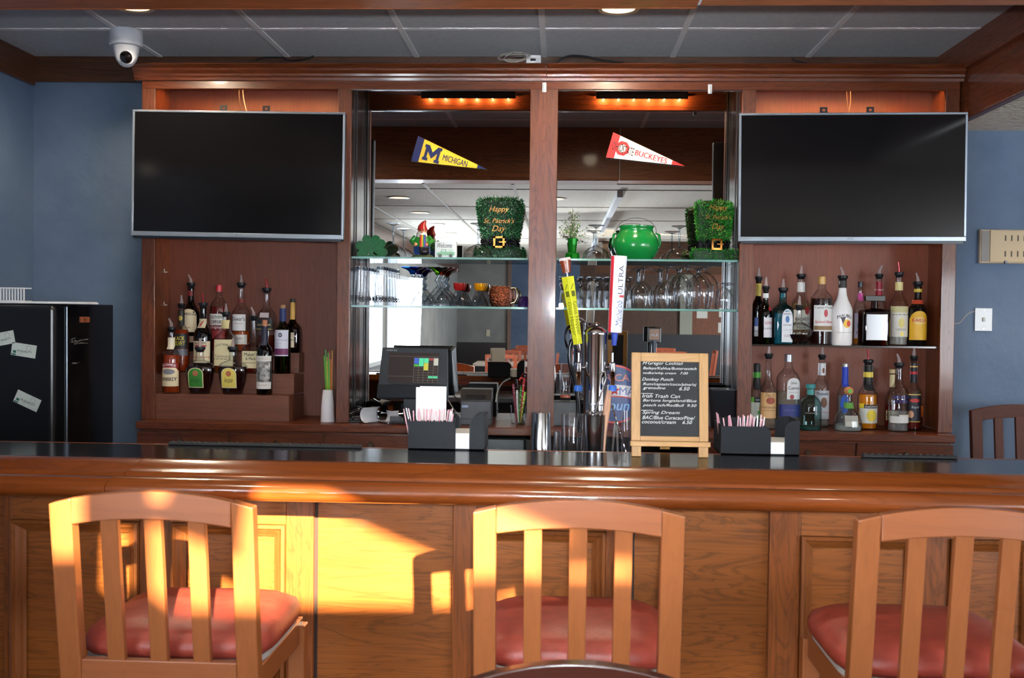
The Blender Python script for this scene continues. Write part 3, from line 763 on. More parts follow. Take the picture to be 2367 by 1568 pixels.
tt.v = [(.0032, v[0], v[2]) for v in tt.v]; tt.flat('lettering', mat((60, 30, 20), .5), bd)
scf = MB()
for k in range(26):
    yy = Yn + .02 + abs(R.gauss(0, .06)); zz = Z(170, 790, 4.65) + R.gauss(0, .012) - (R.random() < .3) * .1; l = .01 + R.random() * .05
    scf.box(xr + .0003, xr + .0006, yy, yy + l, zz, zz + .001 + R.random() * .004)
scf.build('scuff_marks', mat((120, 116, 112), .6), fr, loc=fl)
MB().box(XFL, XFL + .03, Yd + .01, Yd + .04, 0, .06).box(xr - .04, xr - .01, Yd + .01, Yd + .04, 0, .06).build('feet', BLACKP, fr, loc=fl)
cardm = noisy('printed_card', (214, 222, 216), (196, 206, 200), 20, .5)
for px, py, w_, a, lab in ((8, 783, 52, -11, 'white card at the photo edge, topmost of three on the refrigerator'), (55, 810, 58, 8, 'pale card under the topmost card on the refrigerator'), (63, 927, 60, 24, 'pale tilted card lowest on the refrigerator door')):
    q = at(px, py, Yd - .0015); s = mpp(q)
    c = thing('magnet_card', lab, 'card', q); c.rotation_euler = (0, rad(a), 0)
    MB().box(-w_ * s / 2, w_ * s / 2, -.001, .001, -15 * s, 15 * s).build('card', cardm, c)
    MB().box(-w_ * s * .42, -w_ * s * .3, -.0013, -.001, -9 * s, -3 * s).box(-w_ * s * .48, -w_ * s * .3, -.0013, -.001, -14 * s, -11 * s).build('green_mark', mat((40, 100, 84), .5), c)
    MB().text('M.QUALITY', (.005, -.0014, -3 * s), w=w_ * s * .6, shear=.2, bold=.012).flat('lettering', mat((50, 56, 60), .5), c)
    MB().disc((w_ * s * .2, -.0013, 6 * s), 6 * s, r2=5 * s).flat('print', mat((150, 156, 156), .5), c)
q = at(60, 702, Yd + .12); s = mpp(q)
pt = thing('paper_tray', 'thin white tray lying on the refrigerator top', 'tray', (q.x, q.y, fz))
MB().box(XFL - q.x, 148 * s, -.1, .1, 0, .008).build('sheet', WHITEP, pt, bevel=.003)
MB().box(40 * s, 146 * s, -.098, .09, .008, .0105).build('paper', mat((224, 216, 204), .6), pt)
rk = thing('wire_rack', 'white rack of upright bars standing on the refrigerator tray', 'rack', (q.x, q.y, fz + .008))
rb = MB(); xl, x1 = XFL - q.x, 21 * s; hgt = 32 * s
for yy in (-.09, -.03): rb.box(xl, x1, yy - .003, yy + .003, hgt - .005, hgt).box(xl, x1, yy - .003, yy + .003, 0, .005)
rb.build('rails', WHITEP, rk)
k = 0
while x1 - k * .0128 > xl:
    MB().box(x1 - k * .0128 - .004, x1 - k * .0128, -.092, -.086, .002, hgt - .002).build('bar', WHITEP, rk); k += 1

# ================================================================ STOOLS AND CHAIRS
LEA = noisy('red_leather', (142, 56, 44), (158, 66, 52), 30, .42, .12, 4, 160, coat=.0)
LEAD = noisy('dark_leather', (50, 20, 16), (66, 28, 22), 30, .35)
def chair(name, label, cat, wz, wx, seatm, ht=1.072, arch=.030, sh=.735, w=.432, loc=(0, 0, 0), rotz=0, group=None, dust=True):
    t = thing(name, label, cat, loc, rotz, group)
    hw = w / 2; pw = .047; ly = lambda z: -.045 * max(0, (z - sh)) / .35
    def arc(x): return ht + arch * (1 - (x / hw) ** 2)
    for sx in (-1, 1):                          # back posts run down into the rear legs
        xa, xb = sorted((sx * hw, sx * (hw - pw)))
        pts = [(z, ly(z)) for z in (sh - .04, sh + .1, sh + .2)]
        m = MB(); rows = [(0, .0), (.3, .01), (sh - .06, .01), (sh + .12, ly(sh + .12)), (None, ly(ht))]
        vs = []
        for z, y in rows:
            for x in (xa, xb):
                zz = arc(x) if z is None else z
                vs += [(x, y - .016, zz), (x, y + .018, zz)]
        fs = []
        for i in range(len(rows) - 1):
            a = 4 * i; b = a + 4
            fs += [(a, a+2, b+2, b), (a+1, b+1, b+3, a+3), (a, b, b+1, a+1), (a+2, a+3, b+3, b+2)]
        n = 4 * (len(rows) - 1); fs += [(0, 1, 3, 2), (n, n+2, n+3, n+1)]
        m.add(vs, fs).build('leg', wz, t, bevel=.003)
        m = MB().box(xa if sx < 0 else xb - .042, xa + .042 if sx < 0 else xb, .385, .425, 0, sh - .03)
        m.build('leg', wz, t, bevel=.003)
    m = MB(); x0, x1 = -hw + pw, hw - pw; N = 14; vs = []
    for i in range(N + 1):
        x = x0 + (x1 - x0) * i / N; zt = arc(x); zb_ = ht - .052 + arch * .78 * (1 - (x / hw) ** 2)
        yb = ly(ht) - .004 * (1 - (x / hw) ** 2)
        vs += [(x, yb - .013, zb_), (x, yb + .013, zb_), (x, yb + .013, zt), (x, yb - .013, zt)]
    fs = [(4*i+a, 4*i+(a+1) % 4, 4*i+4+(a+1) % 4, 4*i+4+a) for i in range(N) for a in range(4)] + [(0, 3, 2, 1), (4*N, 4*N+1, 4*N+2, 4*N+3)]
    m.add(vs, fs).build('top_rail', wx, t, bevel=.0025)
    zr = sh + .010
    MB().add([(x, y + d, z) for z, y in ((zr - .06, ly(zr - .06)), (zr, ly(zr))) for d in (-.011, .011) for x in (x0, x1)], [(0, 2, 3, 1), (4, 5, 7, 6), (0, 1, 5, 4), (2, 6, 7, 3), (0, 4, 6, 2), (1, 3, 7, 5)]).build('lower_rail', wx, t, bevel=.0025)
    for xc in (-.093, 0, .093):
        xc *= w / .432; sw = .0185
        zt = ht - .045 + arch * .78 * (1 - (xc / hw) ** 2)
        MB().add([(xc + dx, y + d, z) for z, y in ((zr - .003, ly(zr)), (zt, ly(zt))) for d in (-.009, .009) for dx in (-sw, sw)], [(0, 2, 3, 1), (4, 5, 7, 6), (0, 1, 5, 4), (2, 6, 7, 3), (0, 4, 6, 2), (1, 3, 7, 5)]).build('slat', wz, t, bevel=.002)
    yc = .232
    MB().lathe([(sh - .004, .2), (sh + .004, .213), (sh + .022, .217), (sh + .042, .208), (sh + .058, .178), (sh + .066, .12), (sh + .069, .03)], (0, yc, 0), 40, 5.5, .93).build('seat', seatm, t, smooth=True, ang=60)
    MB().lathe([(sh - .016, .203), (sh - .003, .203)], (0, yc, 0), 40, 7, .93).build('seat_base', mat((176, 172, 166), .7), t)
    ap = MB().box(-hw + .012, -hw + .034, .018, .4, sh - .075, sh - .016).box(hw - .034, hw - .012, .018, .4, sh - .075, sh - .016).box(-hw + .012, hw - .012, .4, .42, sh - .075, sh - .016)
    ap.build('apron', wx, t, bevel=.002)
    zst = .26 if sh > .6 else .16
    MB().box(-hw + .04, hw - .04, .395, .415, zst - .02, zst + .02).build('footrest', wx, t, bevel=.002)
    for sx in (-1, 1):
        MB().box(sx * (hw - .024) - .01, sx * (hw - .024) + .01, .02, .39, zst + .05, zst + .08).build('stretcher', wx, t, bevel=.002)
    return t
HT = Z(1102, 1181, YS - .04)
stool = chair('bar_stool', 'wooden bar stool with red seat, leftmost at the bar in bright sun', 'bar stool', WD_STOOL, WD_STOOLX, LEA, ht=HT, loc=(X(372, 1300, YS), YS, 0), group='bar stools along the bar')
dup(stool, (X(1335, 1300, YS), YS, 0), 'wooden bar stool with red seat, middle of the three at the bar')
dup(stool, (X(2208, 1300, YS), YS, 0), 'wooden bar stool with red seat, rightmost at the bar in shade')
yy = 1.3
while Z(1340, 1543, yy) > .955: yy += .005
chair('dining_chair', 'dark red glossy chair with arched top rail nearest the camera at the bottom edge', 'chair', WD_MAHOG, WD_MAHOG, LEAD, ht=.897, arch=.058, sh=.44, w=.46, loc=(X(1340, 1540, yy), yy - .04, 0), rotz=PI)
cy = 4.72; cx_ = X(2364, 1000, cy)
chair('bar_stool', 'dark brown slatted bar stool against the blue wall at the right edge', 'bar stool', WD_MAHOGZ, wood('wood_mahogany_rail', (54, 22, 11), (76, 32, 17), 'X', .65, 0, .8, .2, .15), LEAD, ht=Z(2250, 950, cy + .03), loc=(cx_, cy, 0), rotz=PI)
# tables and chairs of the dining side behind the camera (seen in the mirrors)
ch0 = None; spots = []
TBL = [(-.8, -5.2), (-.55, -7.6), (1.75, -7.2), (3.4, -4.6)]
for i, (tx, ty) in enumerate(TBL):
    nmt = ['light table mirrored behind the card stand', 'light table far left behind it', 'light table before the dark rear panelling', 'light table mirrored far right'][i]
    t = thing('dining_table', nmt, 'table', (tx, ty, 0), 0, 'dining tables behind the bar stools')
    MB().box(-.42, .42, -.42, .42, .72, .755).build('tabletop', mat((186, 176, 164), .3), t, bevel=.005)
    MB().box(-.05, .05, -.05, .05, .03, .72).build('pedestal', BLACKP, t)
    MB().box(-.3, .3, -.04, .04, 0, .03).box(-.04, .04, -.3, .3, 0, .03).build('base', BLACKP, t)
    for dx, dy, rz in ((0, -.72, 0), (0, .72, PI), (-.72, 0, -PI/2), (.72, 0, PI/2)):
        if i < 2 and dx < 0: continue
        lab = 'orange dining chair on the %s side of the %s' % ({(0, -1): 'far', (0, 1): 'near', (-1, 0): 'window', (1, 0): 'inner'}[(int(dx/.72), int(dy/.72))], nmt)
        if ch0 is None:
            ch0 = chair('dining_chair', lab, 'chair', WD_CHAIR, wood('wood_dining_rail', (150, 70, 46), (178, 90, 60), 'X', .35, .4, .8, .15, .12), LEAD, ht=.90, arch=.006, sh=.43, w=.44, loc=(tx + dx, ty + dy, 0), rotz=rz, group='dining chairs behind the camera')
        else: dup(ch0, (tx + dx, ty + dy, 0), lab, rz)
for k, (x, z, w_, h_) in enumerate(((2.55, 1.5, .19, .17), (2.9, 1.52, .1, .16), (2.9, 1.25, .12, .18))):
    tag(MB().box(x - w_/2, x + w_/2, YR + .001, YR + .006, z - h_/2, z + h_/2).build('notice_sheet', mat((214, 212, 202), .6)), ['pale notice sheet pinned on the dark rear panelling', 'upper white sheet on the rear panelling', 'lower white sheet on the rear panelling'][k], 'paper')
tag(MB().box(-1.335, -1.265, YR + .001, YR + .008, 1.04, 1.16).build('wall_socket', mat((214, 204, 178), .5), bevel=.002), 'cream socket plate on the grey rear wall', 'socket')
# low wooden divider with a dark panel, mirrored at right
# ================================================================ BOTTLES
SH = {  # outline of the glass: (height fraction, radius fraction)
 'std': [(0, .92), (.015, 1), (.55, 1), (.61, .95), (.66, .8), (.71, .55), (.76, .4), (.82, .355), (.965, .345), (.97, .39), (.985, .39), (1, .35)],
 'tall': [(0, .92), (.015, 1), (.5, 1), (.57, .92), (.63, .68), (.68, .47), (.74, .38), (.965, .34), (.97, .38), (1, .36)],
 'wine': [(0, .93), (.015, 1), (.62, 1), (.67, .93), (.715, .7), (.75, .48), (.79, .4), (.95, .375), (.955, .41), (1, .4)],
 'crown': [(0, .6), (.015, .68), (.12, .76), (.3, .9), (.5, .985), (.58, 1), (.66, .95), (.72, .8), (.76, .55), (.79, .32), (.83, .26), (1, .25)],
 'jd': [(0, .94), (.015, 1), (.58, 1), (.63, .94), (.67, .8), (.71, .55), (.75, .42), (.82, .46), (.9, .42), (.95, .34), (1, .33)],
 'amaretto': [(0, .95), (.03, 1), (.74, 1), (.79, .93), (.82, .6), (.84, .26), (1, .24)],
 'flask': [(0, .4), (.02, .48), (.08, .68), (.18, .9), (.28, .99), (.34, 1), (.42, .95), (.52, .76), (.59, .5), (.63, .3), (.67, .2), (.75, .175), (1, .17)],
 'malibu': [(0, .9), (.03, .99), (.3, 1), (.5, 1), (.56, .96), (.63, .78), (.7, .56), (.77, .43), (.86, .37), (1, .34)],
 'makers': [(0, .95), (.02, 1), (.4, 1), (.46, .96), (.52, .76), (.56, .5), (.6, .35), (.7, .31), (.93, .27), (1, .27)],
 'bombay': [(0, .96), (.02, 1), (.64, 1), (.69, .95), (.74, .7), (.78, .45), (.83, .38), (1, .36)],
 'patron': [(0, .93), (.03, 1), (.12, 1), (.3, .93), (.45, .8), (.57, .58), (.65, .36), (.72, .26), (.86, .22), (1, .22)],
 'tequila': [(0, .97), (.03, 1), (.55, 1), (.66, .93), (.74, .76), (.8, .5), (.84, .32), (1, .28)],
 'morgan': [(0, .93), (.015, 1), (.6, 1), (.68, .97), (.74, .8), (.79, .5), (.83, .36), (1, .3)],
}
TEXTM = {}
def bottle(name, label, px, base, top, wpx, Y, shape, gm, liq=None, cap=('pourer',), labels=(), texts=(), n=2.0, dr=1.0, tilt=0, group='bottles'):
    b0 = at(px, base, Y); s = mpp(b0); Hh = (base - top) * s; hw = wpx * s / 2
    t = thing(name, label, 'bottle', b0, 0, group)
    prof = SH[shape]
    def rad_at(zf):
        for (z0, r0), (z1, r1) in zip(prof, prof[1:]):
            if zf <= z1: return r0 + (r1 - r0) * (zf - z0) / max(1e-6, z1 - z0)
        return prof[-1][1]
    def blend(zf):                              # body exponent and depth ratio fade to a round neck
        r = rad_at(zf); k = min(1, max(0, (r - .42) / .4)) if zf > .3 else 1
        neck = prof[-1][1]
        rr = r * hw; d = dr if zf < .3 else 1 + (dr - 1) * k
        return 2 + (n - 2) * k, d
    fine = []
    for (z0, r0), (z1, r1) in zip(prof, prof[1:]):
        steps = 2 if (abs(r1 - r0) > .08 or (n > 2 and z1 - z0 > .1)) else 1
        for q in range(steps): fine.append((z0 + (z1 - z0) * q / steps))
    fine.append(1.0)
    MB().lathe([(z * Hh, rad_at(z) * hw, *blend(z)) for z in fine], seg=32).build('glass', gm, t, smooth=True, ang=50)
    if liq:
        col, lv, op = (liq + (.55,))[:3]
        zs = [.02] + [z for z in fine if .03 < z < lv] + [lv]
        MB().lathe([(z * Hh, rad_at(z) * hw * .93, *blend(z)) for z in zs], seg=28).build('liquid', liquid(col, op), t, smooth=True, ang=50)
    def front(x, z, off):
        zf = z / Hh; r = rad_at(min(max(zf, 0), 1)) * hw; e, d = blend(zf)
        u = min(.9999, abs(x) / r)
        return (x, -(r * d * (1 - u ** e) ** (1 / e)) - off, z)
    for i, L in enumerate(labels):
        z0, z1, x0, x1, col = L[:5]; kind = L[5] if len(L) > 5 else 'flat'; off = .0006 + .0004 * i
        def fn(u, v):
            x = (x0 + (x1 - x0) * u) * hw; c = abs(2 * u - 1)
            lo, hi = z0 * Hh, z1 * Hh
            if kind == 'arch': hi = lo + (hi - lo) * (.72 + .28 * math.sqrt(max(0, 1 - c * c)))
            if kind == 'oval':
                m_, h_ = (lo + hi) / 2, (hi - lo) / 2 * math.sqrt(max(.0, 1 - c * c)); lo, hi = m_ - h_, m_ + h_
            if kind == 'tri': lo = lo + (hi - lo) * c
            return front(x, lo + (hi - lo) * v, off)
        MB().grid(fn, 16, 8 if z1 - z0 > .1 else 3).flat(L[6] if len(L) > 6 else 'label', mat(col, .5) if isinstance(col, tuple) else col, t)
    off = .0006 + .0004 * len(labels) + .0003
    for T in texts:
        st, z, wf, col = T[:4]; xo = T[4] if len(T) > 4 else 0; kw = T[5] if len(T) > 5 else {}
        ar = kw.get('arc', 0)
        m = MB().text(st, (xo * hw, 0, z * Hh), w=(wf * hw if wf >= 1 else min(wf, .9) * hw * 2), h=kw.get('h', None) and kw['h'] * Hh, shear=kw.get('sh', 0), bold=kw.get('b', .015),
                      fn=lambda x, zz: front(x, zz - ar * Hh * (x / hw) ** 2, off))
        m.flat('lettering', mat(col, .5), t)
    # stoppers
    rn = prof[-1][1] * hw; k = cap[0]
    if k in ('pourer', 'pourer_red', 'pourer_dark'):
        rc = max(.0145, rn * 1.25)
        MB().lathe([(Hh - .004, rc * .82), (Hh + .004, rc * .9), (Hh + .009, rc * 1.15), (Hh + .019, rc * 1.15), (Hh + .021, rc * .9)], seg=18).build('pourer_collar', BLACKP, t, smooth=True)
        a = tilt
        if k == 'pourer':
            pts = [(0, 0, Hh + .02), (.001 * a, 0, Hh + .035), (.006 * a, -.002, Hh + .047), (.012 * a, -.004, Hh + .06)]
            MB().tube(pts, [.0095, .008, .0055, .004], 9).build('pour_spout', liquid((222, 206, 204), .3), t, smooth=True)
        else:
            pts = [(0, 0, Hh + .02), (.0, 0, Hh + .038), (-.002, 0, Hh + .046), (-.005, 0, Hh + .066)]
            MB().tube(pts, .0042, 8).build('pour_spout', mat((150, 28, 40), .25, .3), t, smooth=True)
    elif k == 'screw':
        col, h = cap[1], cap[2] * s
        MB().lathe([(Hh - h * .9, rn * 1.12), (Hh - h * .2, rn * 1.14), (Hh + .0, rn * 1.12), (Hh + .0015, rn * .95)], seg=20).build('cap', mat(col, .35, cap[3] if len(cap) > 3 else 0), t, smooth=True)
    elif k == 'cork':
        h = cap[2] * s
        MB().lathe([(Hh - .004, rn * .8), (Hh + h, rn * .84)], seg=14).build('cork', mat(cap[1], .8), t, smooth=True)
    elif k == 'stopper':
        h = cap[2] * s; wv = cap[3] * s / 2
        MB().lathe([(Hh - .002, wv * .96), (Hh + .001, wv), (Hh + h - .002, wv), (Hh + h, wv * .94)], seg=24).build('stopper', mat(cap[1], .4), t, smooth=True)
    elif k == 'slab':
        h = cap[2] * s; wv = cap[3] * s / 2
        MB().box(-wv, wv, -.02, .02, Hh - .001, Hh + h).build('cap', mat(cap[1], .3), t, bevel=.002)
    elif k == 'ball':
        MB().ball((0, 0, Hh + .016), cap[2] * s, rz=cap[2] * s * .95).build('cork', mat(cap[1], .6), t, smooth=True)
        MB().disc((0, -cap[2] * s - .0006, Hh + .016), cap[2] * s * .45).flat('label', mat((90, 170, 50), .5), t)
    return t
CREAM, PAPER, BLK = (222, 206, 170), (226, 224, 220), (30, 26, 26)
G_GREEN = glass('glass_green', (60, 110, 50), (20, 40, 18), .7); G_DKGREEN = glass('glass_dark_green', (22, 48, 24), (8, 16, 8), .7)
G_WINE = glass('glass_wine_dark', (36, 40, 20), (10, 12, 8), .7); G_OLIVE = glass('glass_olive', (120, 140, 50), (40, 50, 16), .7)
G_BROWN = glass('glass_brown', (80, 34, 20), (26, 10, 8), .7); G_BLUE = glass('glass_pale_blue', (120, 196, 204), (40, 110, 130), .8)
G_NAVY = glass('glass_navy', (20, 26, 60), (6, 8, 24), .8); G_TEAL = glass('glass_teal', (200, 226, 224), (90, 120, 120), .8)
AMB = (176, 62, 16); DKAMB = (92, 24, 10); RUBY = (110, 14, 14); BLD = (36, 10, 8); YLW = (238, 150, 16); CLR = (236, 240, 240)
gL = 'bottles on the stepped display'
Y1, Y2, Y3 = 4.716, 4.805, 4.893
def onz(px, Y, z):
    lo, hi = 600, 1200
    for _ in range(30):
        m_ = (lo + hi) / 2
        if Z(px, m_, Y) > z: lo = m_
        else: hi = m_
    return lo
YHB = 4.945
YSS = (4.672, 4.76, 4.848, YHB)
zs = [Z(515, 913, YSS[0]), Z(515, 863, YSS[1]), Z(515, 814, YSS[2])]
def B(name, label, px, base, top, wpx, Y, *a, **k):
    if Y in (Y1, Y2, Y3): base = onz(px, Y, zs[(Y1, Y2, Y3).index(Y)])
    return bottle(name, label, px, base, top, wpx, Y, *a, **k)
# --- top step
B('whiskey_bottle', 'green whiskey bottle with cream crest label, back left of the stepped display', 441, 813, 664, 40, Y3, 'std', G_DKGREEN, ((30, 44, 16), .5, .8), ('pourer',), [(.30, .66, -.86, .86, CREAM, 'arch'), (.14, .24, -.6, .6, CREAM), (.86, .94, -.3, .3, (120, 24, 30))],
  [('JAMESON', .575, .8, BLK, 0, {'arc': .02, 'b': .02}), ('IRISH', .37, .3, (150, 60, 50))], tilt=-1, group=gL)
B('whiskey_bottle', 'red whiskey liqueur bottle with red cap and white label on the top step', 506, 813, 660, 41, Y3, 'morgan', CLEARB, (RUBY, .68, .75), ('screw', (170, 30, 44), 16), [(.40, .57, -.93, .93, PAPER), (.33, .40, -.93, .93, (120, 20, 30)), (.20, .32, -.85, .85, (150, 40, 40))],
  [('SOUTHERN', .52, 1.5, BLK, 0, {'h': .045, 'b': .02}), ('COMFORT', .45, 1.4, BLK, 0, {'h': .05, 'b': .03}), ('Original', .365, .7, PAPER, 0, {'sh': .3})], group=gL)
B('whisky_bottle', 'clear whisky bottle with two white labels and orange remains, middle of the top step', 557, 813, 664, 41, Y3, 'std', CLEARB, ((200, 84, 20), .32), ('pourer',), [(.33, .58, -.8, .72, PAPER), (.12, .27, -.8, .85, (216, 208, 196)), (.76, .81, -.38, .38, (130, 40, 34))],
  [("Dewar's", .51, .7, (70, 60, 90), -.05, {'h': .06}), ('White Label', .44, .45, (170, 60, 60), -.05), ('WHISKY', .21, .5, (90, 80, 80))], group=gL)
B('whisky_bottle', 'clear whisky bottle with slanting black label and red spout on the top step', 616, 813, 676, 42, Y3, 'std', CLEARB, ((120, 40, 24), .28, .4), ('pourer_red',), [(.36, .56, -.9, .9, (24, 24, 30)), (.38, .395, -.9, .9, (180, 150, 80)), (.58, .66, -.5, .5, (206, 190, 190))],
  [('BLACK LABEL', .46, .75, (200, 176, 110), 0, {'sh': .3})], n=5, group=gL)
B('whiskey_bottle', 'short dark bottle with long gold neck foil at the right end of the top step', 676, 813, 692, 40, Y3, 'makers', G_BROWN, ((40, 14, 10), .5, .8), ('screw', (26, 24, 24), 8), [(.10, .38, -.45, .45, CREAM), (.62, .97, -.31, .31, (196, 150, 70))], [('RESERVE', .24, .6, BLK, 0, {'h': .03})], n=4, group=gL)
# --- middle step
B('whiskey_bottle', 'black label whiskey bottle at the left end of the middle step', 419, 862, 712, 36, Y2, 'std', CLEARB, (AMB, .66), ('pourer',), [(.37, .60, -.95, .95, (30, 28, 30)), (.26, .36, -.95, .95, (100, 100, 106)), (.72, .96, -.42, .42, (36, 32, 28)), (.80, .88, -.25, .25, (200, 170, 70), 'oval')],
  [('BLACK', .53, 1.4, (220, 196, 60), 0, {'h': .06, 'b': .02}), ('VELVET', .45, 1.5, (220, 196, 60), 0, {'h': .06, 'b': .02})], group=gL)
B('whiskey_bottle', 'dark whiskey bottle with cream label, red V and a red seven on the neck', 469, 862, 710, 42, Y2, 'std', G_BROWN, ((44, 12, 10), .66, .8), ('pourer_red',), [(.15, .48, -.93, .93, CREAM), (.29, .42, -.62, .7, (190, 36, 40), 'tri'), (.68, .82, -.42, .42, CREAM)],
  [("SEAGRAM'S", .45, 1.2, BLK, 0, {'h': .025}), ('7', .75, .28, (190, 36, 40), 0, {'h': .09, 'b': .03}), ('CROWN', .235, .9, (170, 60, 60), 0, {'h': .025})], group=gL)
B('whiskey_bottle', 'square shouldered clear whiskey bottle with cream label on the middle step', 522, 862, 731, 46, Y2, 'jd', CLEARB, ((150, 70, 20), .30), ('pourer',), [(.13, .59, -.97, .97, (222, 210, 168)), (.78, .93, -.40, .40, (214, 196, 140))],
  [('JACK DANIELS', .50, 1.55, (70, 70, 60), 0, {'h': .05, 'arc': .06}), ('Tennessee', .30, .8, (110, 100, 80)), ('HONEY', .25, .85, (100, 90, 70), 0, {'h': .03})], n=6, group=gL)
B('whiskey_bottle', 'square whiskey bottle with torn cream label beside the dark wine bottle', 586, 862, 740, 46, Y2, 'makers', CLEARB, (DKAMB, .34), ('pourer',), [(.10, .42, -.95, .95, (222, 210, 170))],
  [("Maker's", .36, 1.3, (50, 46, 36), 0, {'h': .07}), ('& Mark', .28, 1.0, (50, 46, 36), 0, {'h': .055}), ('WHISKY', .20, .8, (90, 80, 60), 0, {'h': .025})], n=6, tilt=-1, group=gL)
B('wine_bottle', 'green wine bottle with white and plum label at the right of the middle step', 653, 862, 713, 37, Y2, 'wine', G_OLIVE, ((20, 8, 10), .5, .8), ('cork', (176, 130, 90), 8), [(.27, .67, -.95, .85, (206, 204, 214)), (.29, .385, -.92, .84, (120, 50, 96)), (.80, .995, -.43, .43, (44, 56, 104)), (.56, .625, -.3, .2, (40, 44, 70), 'oval')],
  [('W', .592, .16, PAPER, -.05), ('WINEMAKERS', .515, .9, (90, 86, 110), -.05, {'h': .012}), ('MERLOT', .47, .35, (130, 126, 140), -.25, {'h': .01})], group=gL)
# --- bottom step
B('whiskey_bottle', 'amber whiskey bottle with red and cream label, front left of the steps', 396, 911, 766, 40, Y1, 'std', CLEARB, (AMB, .62), ('pourer',), [(.12, .45, -.96, .96, CREAM, 'arch'), (.42, .50, -.93, .93, (130, 26, 40), 'arch'), (.71, .90, -.42, .42, (214, 204, 180)), (.31, .40, -.72, .72, (120, 120, 130), 'oval')],
  [('McCORMICK', .468, 1.6, PAPER, 0, {'h': .035, 'arc': .03}), ('WHISKEY', .235, 1.7, BLK, 0, {'h': .06, 'b': .03})], tilt=-1, group=gL)
for px, col, lab, c2 in ((462, (54, 130, 48), 'squat whisky bottle with green shield label on the bottom step', (34, 90, 34)), (538, (214, 196, 96), 'squat whisky bottle with yellow shield label on the bottom step', (80, 72, 40))):
    B('whisky_bottle', lab, px, 912, 812, 68, Y1, 'crown', glass('glass_bottle_clear', (248, 250, 250), (120, 124, 126), .7), (BLD, .64, .7), ('pourer',),
      [(.15, .62, -.66, .40, (206, 196, 150), 'arch'), (.17, .60, -.60, .34, col, 'arch'), (.42, .55, -.32, .06, (176, 100, 70), 'oval')], [('Crown', .35, .30, c2, -.13, {'sh': .3}), ('Royal', .30, .28, c2, -.13, {'sh': .3})], n=2.6, dr=.55, group=gL)
MIST = noisy('misty_mountain_print', (40, 40, 42), (196, 196, 196), 42, .6, 0, 5, None, .35, .7)
B('wine_bottle', 'dark wine bottle with a misty mountain label, front right of the steps', 611, 913, 754, 36, Y1, 'wine', G_WINE, ((14, 8, 8), .6, .9), ('cork', (170, 110, 80), 14), [(.14, .57, -.97, .97, MIST), (.49, .57, -.97, .97, (206, 206, 206)), (.09, .19, -.95, .95, (206, 204, 200)), (.72, .99, -.43, .43, (26, 30, 52))],
  [('TOURNELLES', .53, 1.4, (150, 140, 130), 0, {'h': .018}), ('PINOT NOIR', .145, 1.1, (150, 120, 110), 0, {'h': .014})], group=gL)
# --- right hutch, glass shelf
gR = 'bottles on the glass shelf of the right hutch'
Ya, Yb_, Yc = 4.70, 4.77, 4.84
def bz(px, Y): # base row on the shelf, back rows stand on the same height
    p = Vector((0, 0, ZRS)); lo, hi = 700, 900
    for _ in range(30):
        m_ = (lo + hi) / 2
        if Z(px, m_, Y) > ZRS: lo = m_
        else: hi = m_
    return lo
def BR_(name, label, px, top, wpx, Y, *a, **k):
    if 'group' not in k: k['group'] = gR
    return B(name, label, px, bz(px, Y), top, wpx, Y, *a, **k)
BR_('vodka_bottle', 'dark blue bottle with blue and white label, left end of the glass shelf', 1751, 650, 29, Yb_, 'std', G_NAVY, ((10, 12, 40), .6, .85), ('pourer',), [(.12, .42, -.7, .95, (214, 216, 220)), (.28, .42, -.7, .95, (70, 90, 160)), (.76, .96, -.42, .42, (204, 186, 90))], [('Smooth', .2, .8, (60, 60, 90), .1)])
BR_('gin_bottle', 'green gin bottle with white label standing before the dark blue bottle', 1768, 672, 31, Ya, 'std', G_GREEN, ((18, 50, 20), .5, .6), ('pourer',), [(.13, .50, -.4, .95, (200, 198, 204)), (.86, .95, -.42, .42, (206, 206, 206)), (.62, .71, .3, .8, (150, 30, 36), 'oval')], [('GIN', .40, .5, (150, 60, 70), .3), ('London', .30, .7, (90, 80, 90), .3)])
BR_('gin_bottle', 'square pale blue gin bottle with white arched label', 1808, 676, 44, Ya, 'bombay', G_BLUE, ((90, 190, 204), .6, .3), ('pourer',), [(.05, .68, -.28, .85, (206, 208, 212), 'arch'), (.42, .55, .08, .5, (70, 110, 160), 'oval')], [('BOMBAY', .585, .42, (60, 60, 76), .29), ('SAPPHIRE', .375, .44, (60, 60, 76), .29), ('London Dry', .28, .4, (150, 130, 140), .29), ('GIN', .17, .3, (150, 130, 140), .29)], n=6)
BR_('rum_bottle', 'clear rum bottle with white label and red bat seal behind the round decanter', 1849, 644, 42, Yc, 'std', CLEARB, ((226, 196, 150), .62, .2), ('pourer',), [(.22, .52, -.92, .92, (214, 212, 206)), (.45, .57, .25, .8, (170, 50, 60), 'oval'), (.79, .94, -.42, .42, (206, 206, 206))], [('BACARDI', .38, 1.4, BLK, 0, {'h': .05, 'b': .02}), ('SUPERIOR', .31, .9, (110, 100, 100))], tilt=0)
BR_('liqueur_decanter', 'round clear flask half filled with near black liquid', 1846, 716, 64, Ya - .01, 'flask', CLEARB, ((16, 8, 8), .30, .85), ('pourer',), [], [('Hazel', .50, .3, (90, 80, 70))])
BR_('rum_bottle', 'large dark rum bottle with white label of a red pirate and gold cap', 1897, 640, 50, Ya + .02, 'morgan', CLEARB, ((38, 10, 8), .68, .85), ('screw', (200, 156, 84), 20), [(.20, .58, -.82, .9, (216, 214, 210)), (.22, .28, -.8, .88, (140, 110, 70)), (.41, .52, -.0, .36, (180, 50, 60), 'oval')], [('Captain Morgan', .545, .8, (90, 86, 100), .04, {'h': .04}), ('Spiced Rum', .335, .8, (190, 60, 60), .04, {'sh': .3})])
